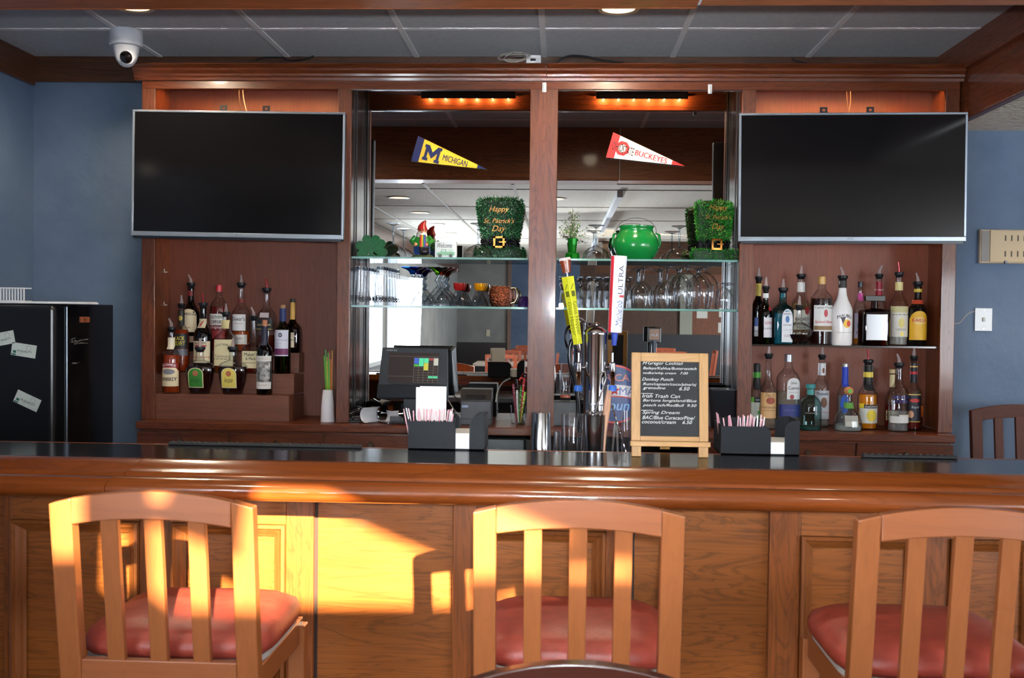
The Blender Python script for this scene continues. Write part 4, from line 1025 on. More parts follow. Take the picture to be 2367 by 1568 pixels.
BR_('rum_bottle', 'opaque white rum bottle with palm and sunset print', 1945, 648, 47, Ya, 'malibu', mat((232, 228, 226), .25, 0, .3), None, ('pourer',), [(.88, .99, -.4, .4, (40, 36, 34)), (.27, .40, -.15, .62, (226, 180, 60), 'oval'), (.29, .38, .2, .6, (210, 70, 50), 'oval'), (.33, .43, -.4, .1, (60, 50, 60), 'tri')], [('MALIBU', .455, 1.35, (60, 54, 60), 0, {'h': .05, 'arc': .06, 'b': .02}), ('CARIBBEAN RUM', .20, .8, (120, 116, 120), 0, {'h': .012})], tilt=-1)
BR_('liqueur_bottle', 'slim bottle with striped pink and blue label and black cap', 1986, 652, 28, Yc, 'std', CLEARB, ((226, 140, 50), .2), ('screw', (24, 26, 40), 14), [(.10, .50, -.95, .95, (200, 190, 214)), (.36, .50, -.5, .9, (200, 70, 150)), (.27, .34, -.6, .9, (90, 160, 210)), (.70, .82, -.43, .43, (200, 80, 150))], [('PINK', .19, .7, (110, 90, 130))])
BR_('rum_bottle', 'bottle with red neck label behind the square bottle', 2029, 644, 36, Yc, 'std', CLEARB, ((220, 214, 206), .4, .2), ('pourer',), [(.72, .95, -.42, .42, (140, 26, 44)), (.2, .5, -.9, .9, (190, 180, 170))], [('Cruzan', .83, .55, PAPER, 0, {'sh': .2, 'h': .02})], tilt=1)
BR_('liqueur_bottle', 'square ribbed bottle with flash glare painted on its front and black slab cap', 2019, 696, 62, Ya, 'amaretto', glass('glass_amaretto', (110, 50, 40), (40, 16, 16), .9), ((44, 14, 12), .7, .85), ('slab', (34, 34, 26), 12, 44), [(.13, .70, -.78, .74, mat((232, 236, 240), .12, .35, .6))], [], n=9, dr=.8)  # white front patch paints the flash glare, no paper label
BR_('vodka_bottle', 'clear bottle with pale label of yellow fruit', 2075, 640, 42, Yb_, 'std', CLEARB, ((236, 232, 224), .55, .25), ('pourer_red',), [(.13, .57, -.94, .94, (206, 200, 190)), (.48, .57, -.94, .94, (190, 180, 130)), (.26, .40, -.3, .4, (206, 190, 110), 'oval'), (.14, .20, -.1, .3, (226, 196, 90), 'oval'), (.80, .92, -.42, .42, (206, 190, 130))], [('VODKA', .45, .9, (70, 60, 60), 0, {'h': .02}), ('LIMON', .235, .5, (120, 110, 80))])
BR_('liqueur_bottle', 'black coffee liqueur bottle with yellow arched label, right end of the glass shelf', 2119, 662, 44, Yb_, 'std', mat((14, 10, 10), .08, 0, .6), None, ('pourer',), [(.10, .585, -.93, .78, (224, 170, 40), 'arch'), (.70, .77, -.6, .6, (190, 70, 40)), (.90, .955, -.42, .42, (204, 176, 60)), (.36, .48, -.7, .6, (230, 196, 120), 'oval')], [('KAHLUA', .43, 1.35, (190, 50, 30), -.06, {'h': .06, 'b': .03})], tilt=-1)
# --- right hutch, bottom
gB = 'bottles on the right hutch floor'
def bc(px, Y):
    lo, hi = 850, 1100
    for _ in range(30):
        m_ = (lo + hi) / 2
        if Z(px, m_, Y) > ZCNT: lo = m_
        else: hi = m_
    return lo
def BB(name, label, px, top, wpx, Y, *a, **k): return B(name, label, px, bc(px, Y), top, wpx, Y, *a, group=gB, **k)
BB('liqueur_bottle', 'bottle with melon label and green neck band, left end of the hutch floor', 1747, 841, 35, Yb_, 'tall', CLEARB, ((120, 190, 60), .3, .4), ('screw', (20, 20, 22), 16), [(.12, .48, -.8, .95, (214, 220, 206)), (.40, .48, -.95, .95, (36, 34, 40)), (.40, .48, -.9, -.45, (110, 190, 60)), (.14, .27, .0, .95, (80, 170, 60)), (.25, .36, .15, .85, (226, 170, 70), 'oval'), (.6, .99, -.5, .5, (28, 26, 28)), (.78, .87, -.5, .5, (70, 150, 50))], [('DeKUYPER', .44, 1.1, PAPER, .3, {'h': .02}), ('MELON', .2, .7, PAPER, .5)])
BB('vodka_bottle', 'clear vodka bottle with tan label and copper disc', 1774, 828, 37, Ya, 'tall', CLEARB, ((232, 220, 206), .5, .15), ('pourer',), [(.16, .52, -.97, .97, (196, 156, 106)), (.36, .455, -.42, .72, (150, 70, 46), 'oval')], [("Tito's", .485, 1.0, (110, 70, 40), 0, {'sh': .3, 'h': .05}), ('Handmade', .315, .8, (90, 64, 40)), ('VODKA', .27, .8, (90, 64, 40), 0, {'h': .014})])
BB('tequila_bottle', 'large flat tequila bottle with white arched label and blue band', 1820, 820, 52, Yb_, 'morgan', CLEARB, ((230, 226, 214), .5, .15), ('screw', (176, 180, 190), 18, .8), [(.40, .69, -.3, .88, (206, 206, 208), 'arch'), (.16, .33, -.9, .92, (44, 50, 120)), (.40, .465, -.06, .32, (150, 60, 66), 'oval')], [('Jose', .62, .25, BLK, .29), ('Cuervo', .555, .5, BLK, .29, {'h': .045, 'b': .02}), ('ESPECIAL', .495, .4, (110, 100, 100), .29, {'h': .012}), ('TEQUILA', .25, .6, (110, 110, 170), 0, {'h': .02})], n=3)
BB('vodka_bottle', 'clear bottle with white label and brown coin behind the teal capped bottle', 1897, 830, 35, Yc, 'std', CLEARB, ((236, 232, 228), .5, .2), ('pourer',), [(.12, .54, -.94, .94, (206, 206, 212)), (.29, .44, -.3, .55, (120, 76, 50), 'oval'), (.76, .94, -.5, .5, (206, 206, 210)), (.79, .87, -.05, .35, (120, 70, 50), 'oval')], [('Montezuma', .495, 1.5, (50, 60, 90), 0, {'h': .045}), ('SILVER', .22, .9, (180, 120, 130), 0, {'h': .02})])
BB('tequila_bottle', 'round shouldered clear bottle with teal stopper and teal base', 1872, 897, 50, Ya, 'tequila', G_TEAL, ((24, 110, 104), .09, .5), ('stopper', (36, 120, 124), 9, 22), [(.84, .97, -.32, .32, (60, 140, 140))], [('HORNITOS', .42, .6, (170, 160, 160), 0, {'h': .03})])
BB('liqueur_bottle', 'tall bottle with royal blue neck foil behind the round tequila bottle', 1951, 841, 34, Yc, 'tall', CLEARB, ((226, 226, 230), .5, .2), ('screw', (190, 190, 190), 8, .7), [(.64, .95, -.44, .44, (40, 70, 190)), (.22, .52, -.75, .3, (50, 100, 210), 'oval')], [])
BB('tequila_bottle', 'bell shaped tequila bottle with round green marked cork', 1960, 912, 64, Ya, 'patron', CLEARB, ((216, 226, 226), .16, .3), ('ball', (190, 130, 80), 10.5), [(.62, .78, -.34, .34, (90, 150, 60)), (.14, .44, -.45, .5, mat((190, 192, 188), .3, .5))], [('PATRON', .30, .5, (120, 120, 116), 0, {'h': .03})])
BB('liqueur_bottle', 'yellow liqueur bottle with lemon label and yellow neck band', 2004, 842, 44, Yb_, 'tall', CLEARB, (YLW, .54, .6), ('pourer_red',), [(.10, .385, -.92, .92, (214, 214, 206)), (.33, .385, -.95, .95, (36, 34, 40)), (.33, .40, -.95, -.6, (220, 200, 40)), (.13, .31, -.35, .7, (226, 200, 60), 'oval'), (.6, .98, -.5, .5, (26, 24, 26)), (.80, .88, -.5, .5, (216, 190, 70))], [('DeKUYPER', .355, 1.3, PAPER, .15, {'h': .022})])
BB('liqueur_bottle', 'small dark red bottle with pale stopper and cream neck label', 2060, 862, 30, Yc, 'tall', CLEARB, ((130, 16, 16), .42, .7), ('stopper', (200, 176, 130), 8, 14), [(.14, .32, -.95, .95, (196, 176, 130)), (.74, .97, -.4, .4, (214, 196, 150))], [('PAMA', .24, .9, (110, 60, 40), 0, {'h': .03})])
BB('vodka_bottle', 'clear vodka bottle with blue lettering and white tape label', 2075, 849, 46, Ya, 'std', CLEARB, ((228, 230, 232), .32, .15), ('pourer',), [(.14, .245, -.93, .93, (204, 204, 204)), (.245, .27, -.2, .93, (190, 184, 170))], [('ABSOLUT', .54, 1.6, (40, 46, 130), 0, {'h': .045, 'b': .03}), ('VODKA', .475, 1.3, (40, 46, 130), 0, {'h': .045, 'b': .03})], tilt=-1)
BB('liqueur_bottle', 'dark labelled bottle with gold and red bands, right end of the hutch floor', 2109, 833, 34, Yb_, 'tall', CLEARB, ((110, 20, 14), .5, .7), ('pourer',), [(.12, .52, -.97, .97, (24, 26, 38)), (.12, .13, -.97, .97, (206, 170, 90)), (.505, .52, -.97, .97, (206, 170, 90)), (.40, .455, -.7, .6, (190, 50, 50), 'oval'), (.18, .28, -.9, -.2, (190, 140, 110), 'oval'), (.68, .96, -.5, .5, (26, 26, 34)), (.80, .84, -.5, .5, (190, 40, 50)), (.90, .92, -.5, .5, (206, 170, 90))], [('Kapali', .33, 1.0, (190, 190, 190), 0, {'sh': .2})])
BB('liqueur_bottle', 'small bottle with orange label half hidden at the right of the hutch floor', 2121, 905, 22, Yc, 'std', CLEARB, ((120, 60, 30), .5, .5), ('screw', (120, 100, 90), 8), [(.32, .62, -.9, .95, (220, 100, 30))], [])

# stepped display
sd = thing('stepped_display', 'three tier stepped wooden bottle display in the left hutch', 'display stand', (X(515, 940, 4.68), 4.7, ZCNT))
SL = -sd.location
YSS = (4.672, 4.76, 4.848, YHB)
zs = [Z(515, 913, YSS[0]), Z(515, 863, YSS[1]), Z(515, 814, YSS[2])]
WDS = wood('wood_step', (96, 52, 36), (120, 70, 50), 'X', .5, .1, 1, .25, .25)
xsL, xsR = XA0 + .024, X(668, 940, 4.672)
pz = ZCNT
for i, z in enumerate(zs):
    y, yn = YSS[i], YSS[i + 1]
    MB().box(xsL, xsR, y, y + .012, pz, z - .012).box(xsL, xsR, y, yn + (.012 if i < 2 else -.001), z - .012, z).build('step', WDS, sd, bevel=.001, loc=SL)
    MB().box(xsR - .012, xsR, y + .012, YHB - .002, pz, z - .012).build('end_board', WDS, sd, loc=SL); pz = z
# ================================================================ SHELF DECORATIONS
def base(px, z, Y): return Vector((X(px, onz(px, Y, z), Y), Y, z))
# --- pennants on the mirrors
def pennant(lab, tl, bl, tip, bands, letters, mk):
    Y = YM - .016
    a = at(*tl, Y); b = at(*bl, Y); c = at(*tip, Y); m0 = (a + b) / 2; ax = c - m0; L = ax.length
    ang = math.atan2(-ax.z, ax.x); hh = (a - b).length / 2
    t = thing('pennant', lab, 'pennant', m0); t.rotation_euler = (0, ang, 0)
    MB().prism([(0, -hh), (L, 0), (0, hh)], 'Y', 0, .002).build('felt', mat(bands[0], .8), t)
    for x0, x1, col in bands[1]:
        h0, h1 = hh * (1 - x0 / L / 1), hh * (1 - min(1, x1 / L))
        x0 *= L; x1 *= L
        h0, h1 = hh * (1 - x0 / L), hh * (1 - x1 / L)
        MB().add([(x0, -.0006, -h0), (x1, -.0006, -h1), (x1, -.0006, h1), (x0, -.0006, h0)], [(0, 1, 2, 3)] if h1 > 1e-6 else [(0, 1, 3)]).flat('band', mat(col, .8), t)
    letters(t, L, hh); return t
NAVY, MAIZE, SCAR, WHT = (24, 38, 92), (232, 200, 56), (216, 44, 50), (226, 222, 226)
def mich(t, L, hh):
    M_ = [(-1, -1), (-.38, -1), (-.38, -.62), (-.55, -.62), (-.55, .2), (0, -.62), (.55, .2), (.55, -.62), (.38, -.62), (.38, -1), (1, -1), (1, -.62), (.86, -.62), (.86, .62), (1, .62), (1, 1), (.5, 1), (0, .2), (-.5, 1), (-1, 1), (-1, .62), (-.86, .62), (-.86, -.62), (-1, -.62)]
    MB().prism([(.245 * L + x * .115 * L, -.03 * hh + z * hh * .6) for x, z in M_], 'Y', -.0016, -.0006).build('emblem', mat(NAVY, .8), t)
    MB().text('MICHIGAN', (.56 * L, -.0010, -.04 * hh), w=.33 * L, h=hh * .46, bold=.025).flat('lettering', mat(NAVY, .8), t)
pennant('yellow and navy pennant with a large M on the left mirror', (966, 314), (950, 373), (1127, 392), (MAIZE, ((0, .095, NAVY), (.86, 1, NAVY))), mich, None)
def ohio(t, L, hh):
    ring = MB().disc((.17 * L, -.0012, 0), hh * .58, seg=8, r2=hh * .33); ring.tf(Matrix.Translation((.17 * L, 0, 0)) @ Matrix.Rotation(rad(22.5), 4, 'Y') @ Matrix.Translation((-.17 * L, 0, 0)))
    ring.flat('emblem', mat(SCAR, .8), t)
    MB().text('OHIO', (.105 * L, -.0020, .02 * hh), w=.14 * L, h=hh * .62, bold=.02).text('STATE', (.25 * L, -.0020, -.06 * hh), w=.15 * L, h=hh * .62, bold=.02).flat('lettering', mat((40, 36, 40), .8), t)
    MB().text('BUCKEYES', (.555 * L, -.0012, -.02 * hh), w=.42 * L, h=hh * .42, bold=.03).flat('lettering', mat(SCAR, .8), t)
pennant('white and red pennant with ring emblem on the right mirror', (1418, 306), (1400, 364), (1583, 384), (WHT, ((0, .1, SCAR), (.83, 1, SCAR))), ohio, None)
# --- glitter shamrock
GLIT = tinselmat('green_glitter', [(6, 60, 26), (14, 110, 50), (30, 160, 70)], .35)
q = base(858, Z1, 4.70); s = mpp(q)
sh = thing('shamrock_ornament', 'green glittering shamrock at the left end of the upper shelf', 'ornament', q)
def heart(cx, cz, a, r, y0, y1):
    pts = []
    for k in range(28):
        th = 2 * PI * k / 28
        hx = 16 * math.sin(th) ** 3; hz = 13 * math.cos(th) - 5 * math.cos(2*th) - 2 * math.cos(3*th) - math.cos(4*th)
        x, z = hx / 16 * r, (hz + 5) / 16 * r
        pts.append((cx + x * math.cos(a) + z * math.sin(a), cz - x * math.sin(a) + z * math.cos(a)))
    return MB().prism(pts, 'Y', y0, y1)
SGRN = noisy('shamrock_green', (6, 70, 34), (16, 110, 56), 260, .4, .6, 2, 400, dist=.003)
for cx, cz, a, y in ((0, 28, 0, 0), (-13, 18, -1.75, .004), (13, 18, 1.35, .008)):
    lf = heart(cx * s, cz * s, a, 21 * s, y - .008, y + .008).build('leaf', SGRN, sh, bevel=.003)
    gl = MB()
    for k in range(130):
        an = R.random() * 6.28; rr = 21 * s * math.sqrt(R.random()) * .8; c, d = math.cos(a), math.sin(a)
        x = cx * s + rr * math.cos(an) + 12 * s * d; z = cz * s + rr * math.sin(an) + 12 * s * c; e = .0009
        gl.add([(x - e, y - .0088, z - e), (x + e, y - .0092 - R.random() * .0008, z - e), (x, y - .0088 - R.random() * .0008, z + e)], [(0, 1, 2)])
    g_ = gl.flat('glitter', GLIT, lf); g_['kind'] = 'stuff'
MB().box(-17 * s, 17 * s, -.018, .026, 0, 4 * s).box(-5 * s, 5 * s, -.006, .006, 0, 22 * s).build('stand', SGRN, sh, bevel=.002)
# --- stemware standing upside down
def lathe_thing(name, lab, cat, q, prof, m, pname, seg=32, group=None, extra=None):
    t = thing(name, lab, cat, q, 0, group)
    MB().lathe(prof, seg=seg, cap0=False, cap1=True).build(pname, m, t, smooth=True, ang=60)
    return t
def coupe(px, Y, z, bw, fw, h, lab, group):
    q = base(px, z, Y); s = mpp(q); rb, rf, H_ = bw * s / 2, fw * s / 2, h * s
    t = thing('coupe_glass', lab, 'glass', q, 0, group)
    MB().lathe([(0, rb), (.006, rb * 1.0), (H_ * .12, rb * .97), (H_ * .22, rb * .86), (H_ * .31, rb * .62), (H_ * .37, rb * .32), (H_ * .40, rb * .13)], seg=32, cap0=False).build('bowl', CLEAR, t, smooth=True)
    MB().lathe([(H_ * .39, .005), (H_ * .5, .0042), (H_ * .88, .004), (H_ * .93, .006)], seg=14).build('stem', glass('glass_stem', (214, 222, 228), (70, 84, 100), 1), t, smooth=True)
    MB().lathe([(H_ * .92, .006), (H_ * .955, rf * .4), (H_ * .985, rf), (H_, rf * .99)], seg=28).build('foot', CLEAR, t, smooth=True)
    return t
gC = 'upturned coupe glasses on the upper shelves'
coupe(909, 4.745, Z1, 62, 36, 79, 'upturned coupe glass beside the glitter shamrock', gC)
coupe(1105, 4.72, Z1, 66, 38, 80, 'upturned coupe glass in front of the left tinsel hat', gC)
coupe(1377, 4.74, Z1, 62, 38, 79, 'upturned coupe glass between the vase and the green cauldron', gC)
coupe(1570, 4.74, Z1, 62, 38, 79, 'upturned coupe glass between the green cauldron and the right tinsel hat', gC)
# --- gnome
q = base(977, Z1, 4.745); s = mpp(q)
gn = thing('gnome_figurine', 'red capped gnome figurine with a rainbow pouring into a black pot', 'figurine', q)
MB().lathe([(0, 27 * s), (4 * s, 25 * s), (8 * s, 16 * s), (9 * s, 4 * s)], seg=24, dr=.7).build('mossy_base', noisy('moss', (70, 78, 36), (104, 108, 58), 200, .9, .8), gn, smooth=True)
MB().lathe([(6 * s, 17 * s), (14 * s, 20 * s), (24 * s, 19 * s), (30 * s, 17 * s)], (-2 * s, 0, 0), 24, dr=.75).build('trousers', mat((40, 74, 140), .3), gn, smooth=True)
MB().lathe([(26 * s, 19 * s), (32 * s, 21 * s), (40 * s, 20 * s), (48 * s, 15 * s), (54 * s, 9 * s)], (-2 * s, 0, 0), 24, dr=.8).build('jacket', mat((40, 130, 50), .3), gn, smooth=True)
for sx in (-1, 1):
    MB().tube([(sx * 15 * s - 2 * s, 0, 48 * s), (sx * 23 * s - 2 * s, -4 * s, 38 * s), (sx * 15 * s - 2 * s, -14 * s, 30 * s)], [6 * s, 6 * s, 5 * s], 10).build('sleeve', mat((40, 130, 50), .3), gn, smooth=True)
    MB().ball((sx * 13 * s - 2 * s, -16 * s, 30 * s), 4.5 * s).build('hand', mat((206, 130, 90), .4), gn, smooth=True)
MB().ball((-1 * s, -2 * s, 60 * s), 10.5 * s).build('head', mat((206, 140, 100), .4), gn, smooth=True)
MB().lathe([(36 * s, 3 * s), (42 * s, 10 * s), (50 * s, 13 * s), (57 * s, 11.5 * s), (60 * s, 9 * s)], (-2 * s, -4 * s, 0), 20, dr=.8).build('beard', mat((226, 222, 214), .6), gn, smooth=True)
MB().ball((-1 * s, -13 * s, 59 * s), 3 * s).build('nose', mat((216, 140, 104), .4), gn, smooth=True)
for sx in (-1, 1):
    MB().ball((sx * 4 * s - 1 * s, -11.5 * s, 63 * s), 1.5 * s).build('eye', BLACKG, gn, smooth=True)
MB().tube([(-1 * s, 0, 63 * s), (-1 * s, 0, 72 * s), (2 * s, 0, 80 * s), (7 * s, 0, 86 * s)], [12.5 * s, 10 * s, 5.5 * s, 1.5 * s], 18).build('cap', mat((176, 36, 34), .3), gn, smooth=True)
for k, c_ in enumerate(((196, 40, 40), (226, 120, 50), (230, 200, 70), (60, 150, 80), (60, 90, 180), (120, 70, 150))):
    x = (-1 + (k - 2.5) * 2.2) * s
    MB().add([(x + 2 * s, -14 * s, 52 * s), (x + 4.2 * s, -14 * s, 52 * s), (x + 4.4 * s + k * .4 * s, -22 * s, 20 * s), (x + 2 * s + k * .4 * s, -22 * s, 20 * s)], [(0, 1, 2, 3)]).flat('rainbow_stripe', mat(c_, .4), gn)
MB().lathe([(5 * s, 7 * s), (9 * s, 12 * s), (14 * s, 13 * s), (20 * s, 11 * s), (21.5 * s, 12.5 * s), (23 * s, 12 * s)], (6 * s, -20 * s, 0), 20, cap1=False).build('pot', mat((26, 26, 34), .25), gn, smooth=True)
# --- welcome sign
q = base(1030, Z1, 4.74); s = mpp(q)
ws = thing('welcome_sign', 'small white block sign with a green pickup truck', 'sign', q)
MB().box(-25 * s, 25 * s, 0, .03, 0, 38 * s).build('block', mat((222, 228, 230), .5), ws, bevel=.001)
MB().text('Welcome', (-2 * s, -.0006, 29 * s), w=34 * s, h=11 * s, shear=.4, bold=.015).flat('lettering', mat((80, 84, 90), .6), ws)
GT = mat((134, 186, 156), .6)
MB().prism([(-21, 6), (21, 6), (21, 14), (2, 14), (1, 20), (-9, 20), (-12, 14), (-21, 12)], 'Y', -.0008, 0).tf(Matrix.Diagonal((s, 1, s, 1))).build('truck', GT, ws)
MB().prism([(-9, 14.5), (-1, 14.5), (-1, 18.5), (-7.5, 18.5)], 'Y', -.0011, -.0008).tf(Matrix.Diagonal((s, 1, s, 1))).build('truck_window', mat((214, 224, 226), .5), ws)
MB().disc((-13 * s, -.0012, 5 * s), 4.4 * s).disc((12 * s, -.0012, 5 * s), 4.4 * s).flat('wheels', mat((84, 90, 92), .6), ws)
lv = MB()
for k in range(12):
    a = -.9 + k * .17; lv.bar((11 * s, -.001, 13 * s), (11 * s + 11 * s * math.sin(a), -.001, 13 * s + 10 * s * math.cos(a) * (1 - .2 * (k % 2))), .0016, .0006)
lv.build('fir_branches', mat((150, 200, 168), .6), ws)
# --- tinsel hats
TGRN = tinselmat('tinsel_green', [(4, 60, 26), (6, 96, 42), (14, 140, 62), (6, 110, 54), (8, 80, 40), (190, 250, 200)], .3)  # pale last colour paints sparkle into some strips
TGRN2 = tinselmat('tinsel_bright_green', [(6, 100, 26), (20, 160, 36), (60, 200, 56), (10, 140, 56), (14, 120, 40), (230, 255, 150)], .3)  # sparkle painted the same way by the pale yellow-green
TBLK = tinselmat('tinsel_black', [(6, 6, 10), (14, 14, 24), (24, 22, 40)], .25)
GOLD = tinselmat('tinsel_gold', [(150, 100, 40), (220, 160, 60), (236, 200, 110)], .25)
def hat(lab, px, Y, htpx, tw, bw, brw, TG, rotz, rows):
    q = base(px, Z1, Y); s = mpp(q); H_ = htpx * s
    t = thing('tinsel_hat', lab, 'ornament', q, rotz)
    def wid(f):                                 # half width along the height fraction
        if f < .2: return brw / 2 * s * (1 - .06 * abs(f - .1) / .1)
        if f < .34: return bw / 2 * s
        if f > .93: return tw / 2 * s * math.sqrt(max(.05, 1 - ((f - .93) / .075) ** 2 * .75))
        return (bw + (tw - bw) * ((f - .34) / .5 if f < .84 else 1)) / 2 * s
    dp = .026
    def core(f0, f1, n, m, name, k=.9):
        MB().lathe([(H_ * (f0 + (f1 - f0) * i / n), wid(f0 + (f1 - f0) * i / n) * k, 3.5) for i in range(n + 1)], seg=28, dr=dp / (tw / 2 * s)).build(name, m, t)
    def fuzz(f0, f1, N, m, name):
        b = MB()
        for _ in range(N):
            f = f0 + (f1 - f0) * R.random(); w_ = wid(f); u = R.uniform(-1, 1); fr = -1 if R.random() < .8 else 1
            if R.random() < .3: u = math.copysign(1, u)
            x = u * w_ * .92; y = fr * dp * .9 * math.sqrt(max(.0, 1 - abs(u) ** 4)); z = H_ * f
            d = Vector((u * .8 + R.gauss(0, .5), fr * .9 + R.gauss(0, .4), R.gauss(0, .75) + (.6 if f > .93 else 0))); d.normalize()
            l = R.uniform(.008, .017); sd_ = d.cross(Vector((R.gauss(0, 1), R.gauss(0, 1), R.gauss(0, 1)))); sd_.normalize(); sd_ *= .0010
            p = Vector((x, y, max(z, .004))); e = p + d * l; e.z = max(e.z, .0015)
            b.add([p - sd_, p + sd_, e + sd_, e - sd_], [(0, 1, 2, 3)])
        o = b.flat(name, m, t); o['kind'] = 'stuff'
    core(.34, 1.0, 12, mat((0, 40, 16), .6), 'crown'); fuzz(.33, 1.0, 3800, TG, 'crown_tinsel')
    core(.2, .345, 3, mat((8, 8, 12), .7), 'band', .96); fuzz(.2, .345, 700, TBLK, 'band_tinsel')
    core(.0, .2, 4, mat((0, 40, 16), .6), 'brim', .95); fuzz(.01, .2, 1300, TG, 'brim_tinsel')
    bz_ = MB(); yb = -dp - .015; w2, z0, z1, th = 13 * s, H_ * .175, H_ * .365, 4.6 * s
    bz_.box(-w2, -w2 + th, yb, yb + .002, z0, z1).box(w2 - th, w2, yb, yb + .002, z0, z1).box(-w2, w2, yb, yb + .002, z0, z0 + th).box(-w2, w2, yb, yb + .002, z1 - th, z1).box(-.0, w2 * 1.25, yb - .001, yb, (z0 + z1) / 2 - th * .25, (z0 + z1) / 2 + th * .35)
    bz_.build('buckle', mat((216, 150, 70), .25, .8), t)
    for st, f, w_ in rows:
        MB().text(st, (0, yb - (.006 if rotz == 0 else .010), H_ * f), w=w_ * s, shear=.35, bold=.01).flat('lettering', mat((206, 150, 76), .4, .25), t)
    return t
hat('dark green tinsel top hat with gold buckle on the left upper shelf', 1154, 4.80, 141, 110, 84, 120, TGRN, 0, [('Happy', .79, 46), ("St. Patrick's", .615, 70), ('Day', .475, 32)])
hat('bright green tinsel top hat with gold buckle beside the right television', 1648, 4.76, 137, 96, 78, 112, TGRN2, .28, [('Happy', .87, 46), ("St. Patrick's", .72, 64), ('Day', .55, 32)])
# --- vase of flowers
q = base(1323, Z1, 4.76); s = mpp(q)
vs_ = thing('flower_vase', 'shiny green vase of small white flowers beside the centre post', 'vase', q)
VG = mat((20, 120, 30), .12, .5)
MB().lathe([(0, 16 * s), (2 * s, 17.5 * s), (12 * s, 17 * s), (15 * s, 15 * s), (16 * s, 9 * s)], seg=10).build('foot', VG, vs_, smooth=True, ang=20)
MB().lathe([(15 * s, 8 * s), (18 * s, 9 * s), (36 * s, 11 * s), (48 * s, 12.5 * s)], seg=10, cap1=False).build('vase', VG, vs_, smooth=True, ang=20)
stm, lvs, blo = MB(), MB(), MB()
for k in range(26):
    a = R.uniform(-1, 1); hgt = R.uniform(66, 122) * (1 - .32 * abs(a)); x = a * 38 * s; y = R.uniform(-.03, .02); z = hgt * s
    if a < -.85: x *= .9
    p0 = Vector((R.uniform(-6, 6) * s, 0, 44 * s)); p2 = Vector((x, y, z)); p1 = (p0 + p2) / 2 + Vector((-x * .2, 0, .008))
    stm.tube([p0, p1, p2], .0008, 4)
    for j in range(9):
        f = .35 + .65 * R.random(); pp = p0 * (1 - f) ** 2 + p1 * 2 * f * (1 - f) + p2 * f * f
        d = Vector((R.gauss(0, 1), R.gauss(0, .6), R.gauss(.2, .8))).normalized(); sd_ = d.cross(Vector((R.gauss(0, 1), 1, R.gauss(0, 1)))).normalized()
        l, w_ = R.uniform(.006, .011), R.uniform(.002, .0036); pp = pp + d * .002
        if j < 5: lvs.add([pp, pp + d * l * .5 + sd_ * w_, pp + d * l, pp + d * l * .5 - sd_ * w_], [(0, 1, 2, 3)])
        else: blo.add([pp, pp + d * l * .6 + sd_ * w_, pp + d * l * .9, pp + d * l * .6 - sd_ * w_], [(0, 1, 2, 3)])
stm.build('stems', mat((70, 100, 40), .5), vs_)
lvs.flat('leaves', mat((66, 116, 30), .4), vs_); blo.flat('blossoms', mat((224, 214, 196), .6), vs_)
# --- green cauldron
q = base(1470, Z1, 4.755); s = mpp(q)
cp = thing('green_cauldron', 'round green plastic cauldron with wire handle on the right upper shelf', 'pot', q)
PG = mat((18, 128, 56), .22, 0, .3)
MB().lathe([(0, 36 * s), (2 * s, 39 * s), (12 * s, 46 * s), (24 * s, 51.5 * s), (36 * s, 53 * s), (48 * s, 50 * s), (58 * s, 44 * s), (64 * s, 39.5 * s), (68 * s, 38.5 * s), (72 * s, 39.5 * s), (75 * s, 40.5 * s), (78 * s, 40.5 * s), (78 * s, 38 * s), (70 * s, 36 * s), (50 * s, 46 * s)], seg=48, cap1=False).build('body', PG, cp, smooth=True)
for sx in (-1, 1):
    MB().tube([(sx * 44 * s, 0, 62 * s), (sx * 52 * s, -.004, 58 * s), (sx * 55 * s, -.004, 40 * s), (sx * 52 * s, 0, 28 * s)], [.004, .006, .006, .004], 8).build('lug', PG, cp, smooth=True)
hp = [(-45 * s, 0, 60 * s)] + [(-math.cos(PI * k / 20) * 46 * s, .004, (66 + 31 * math.sin(PI * k / 20)) * s) for k in range(21)] + [(45 * s, 0, 60 * s)]
MB().tube(hp, .0012, 6).build('handle', mat((180, 160, 140), .2, 1), cp, smooth=True)

# ================================================================ GLASSES ON THE LOWER SHELVES
gP = 'tall pint glasses on the left lower shelf'
pg = None
DKP = mat((30, 32, 40), .5)
for ci, px in enumerate((833, 881)):
    for ri, Y in enumerate((4.705, 4.785, 4.86)):
        q = base(px, Z2, 4.705); q.y = Y
        s = .00193; lab = 'tall upturned pint glass with dark print, %s in the %s file' % (('front', 'middle', 'rearmost')[ri], ('left', 'right')[ci])
        if pg is None:
            pg = thing('pint_glass', lab, 'glass', q, 0, gP)
            Hg, rb, rt = 93 * s, 16.5 * s, 12 * s
            MB().lathe([(0, rb), (.02, rb * .96), (Hg * .9, rt), (Hg * .93, rt), (Hg, rt * .98)], seg=28, cap0=False).build('glass', CLEAR, pg, smooth=True)
            MB().lathe([(Hg * .9, rt * .95), (Hg * .985, rt * .93)], seg=24).build('thick_base', glass('glass_thick', (190, 196, 200), (60, 66, 74), 1), pg, smooth=True)
            fnp = lambda x, z: (x, -math.sqrt(max(1e-6, (rb - .12 * rb * z / Hg * 2) ** 2 - x * x)) - .0006, z)
            MB().text('Fig', (0, 0, 16 * s), h=15 * s, w=20 * s, bold=.05, fn=fnp).flat('lettering', DKP, pg)
        else: dup(pg, q, lab)
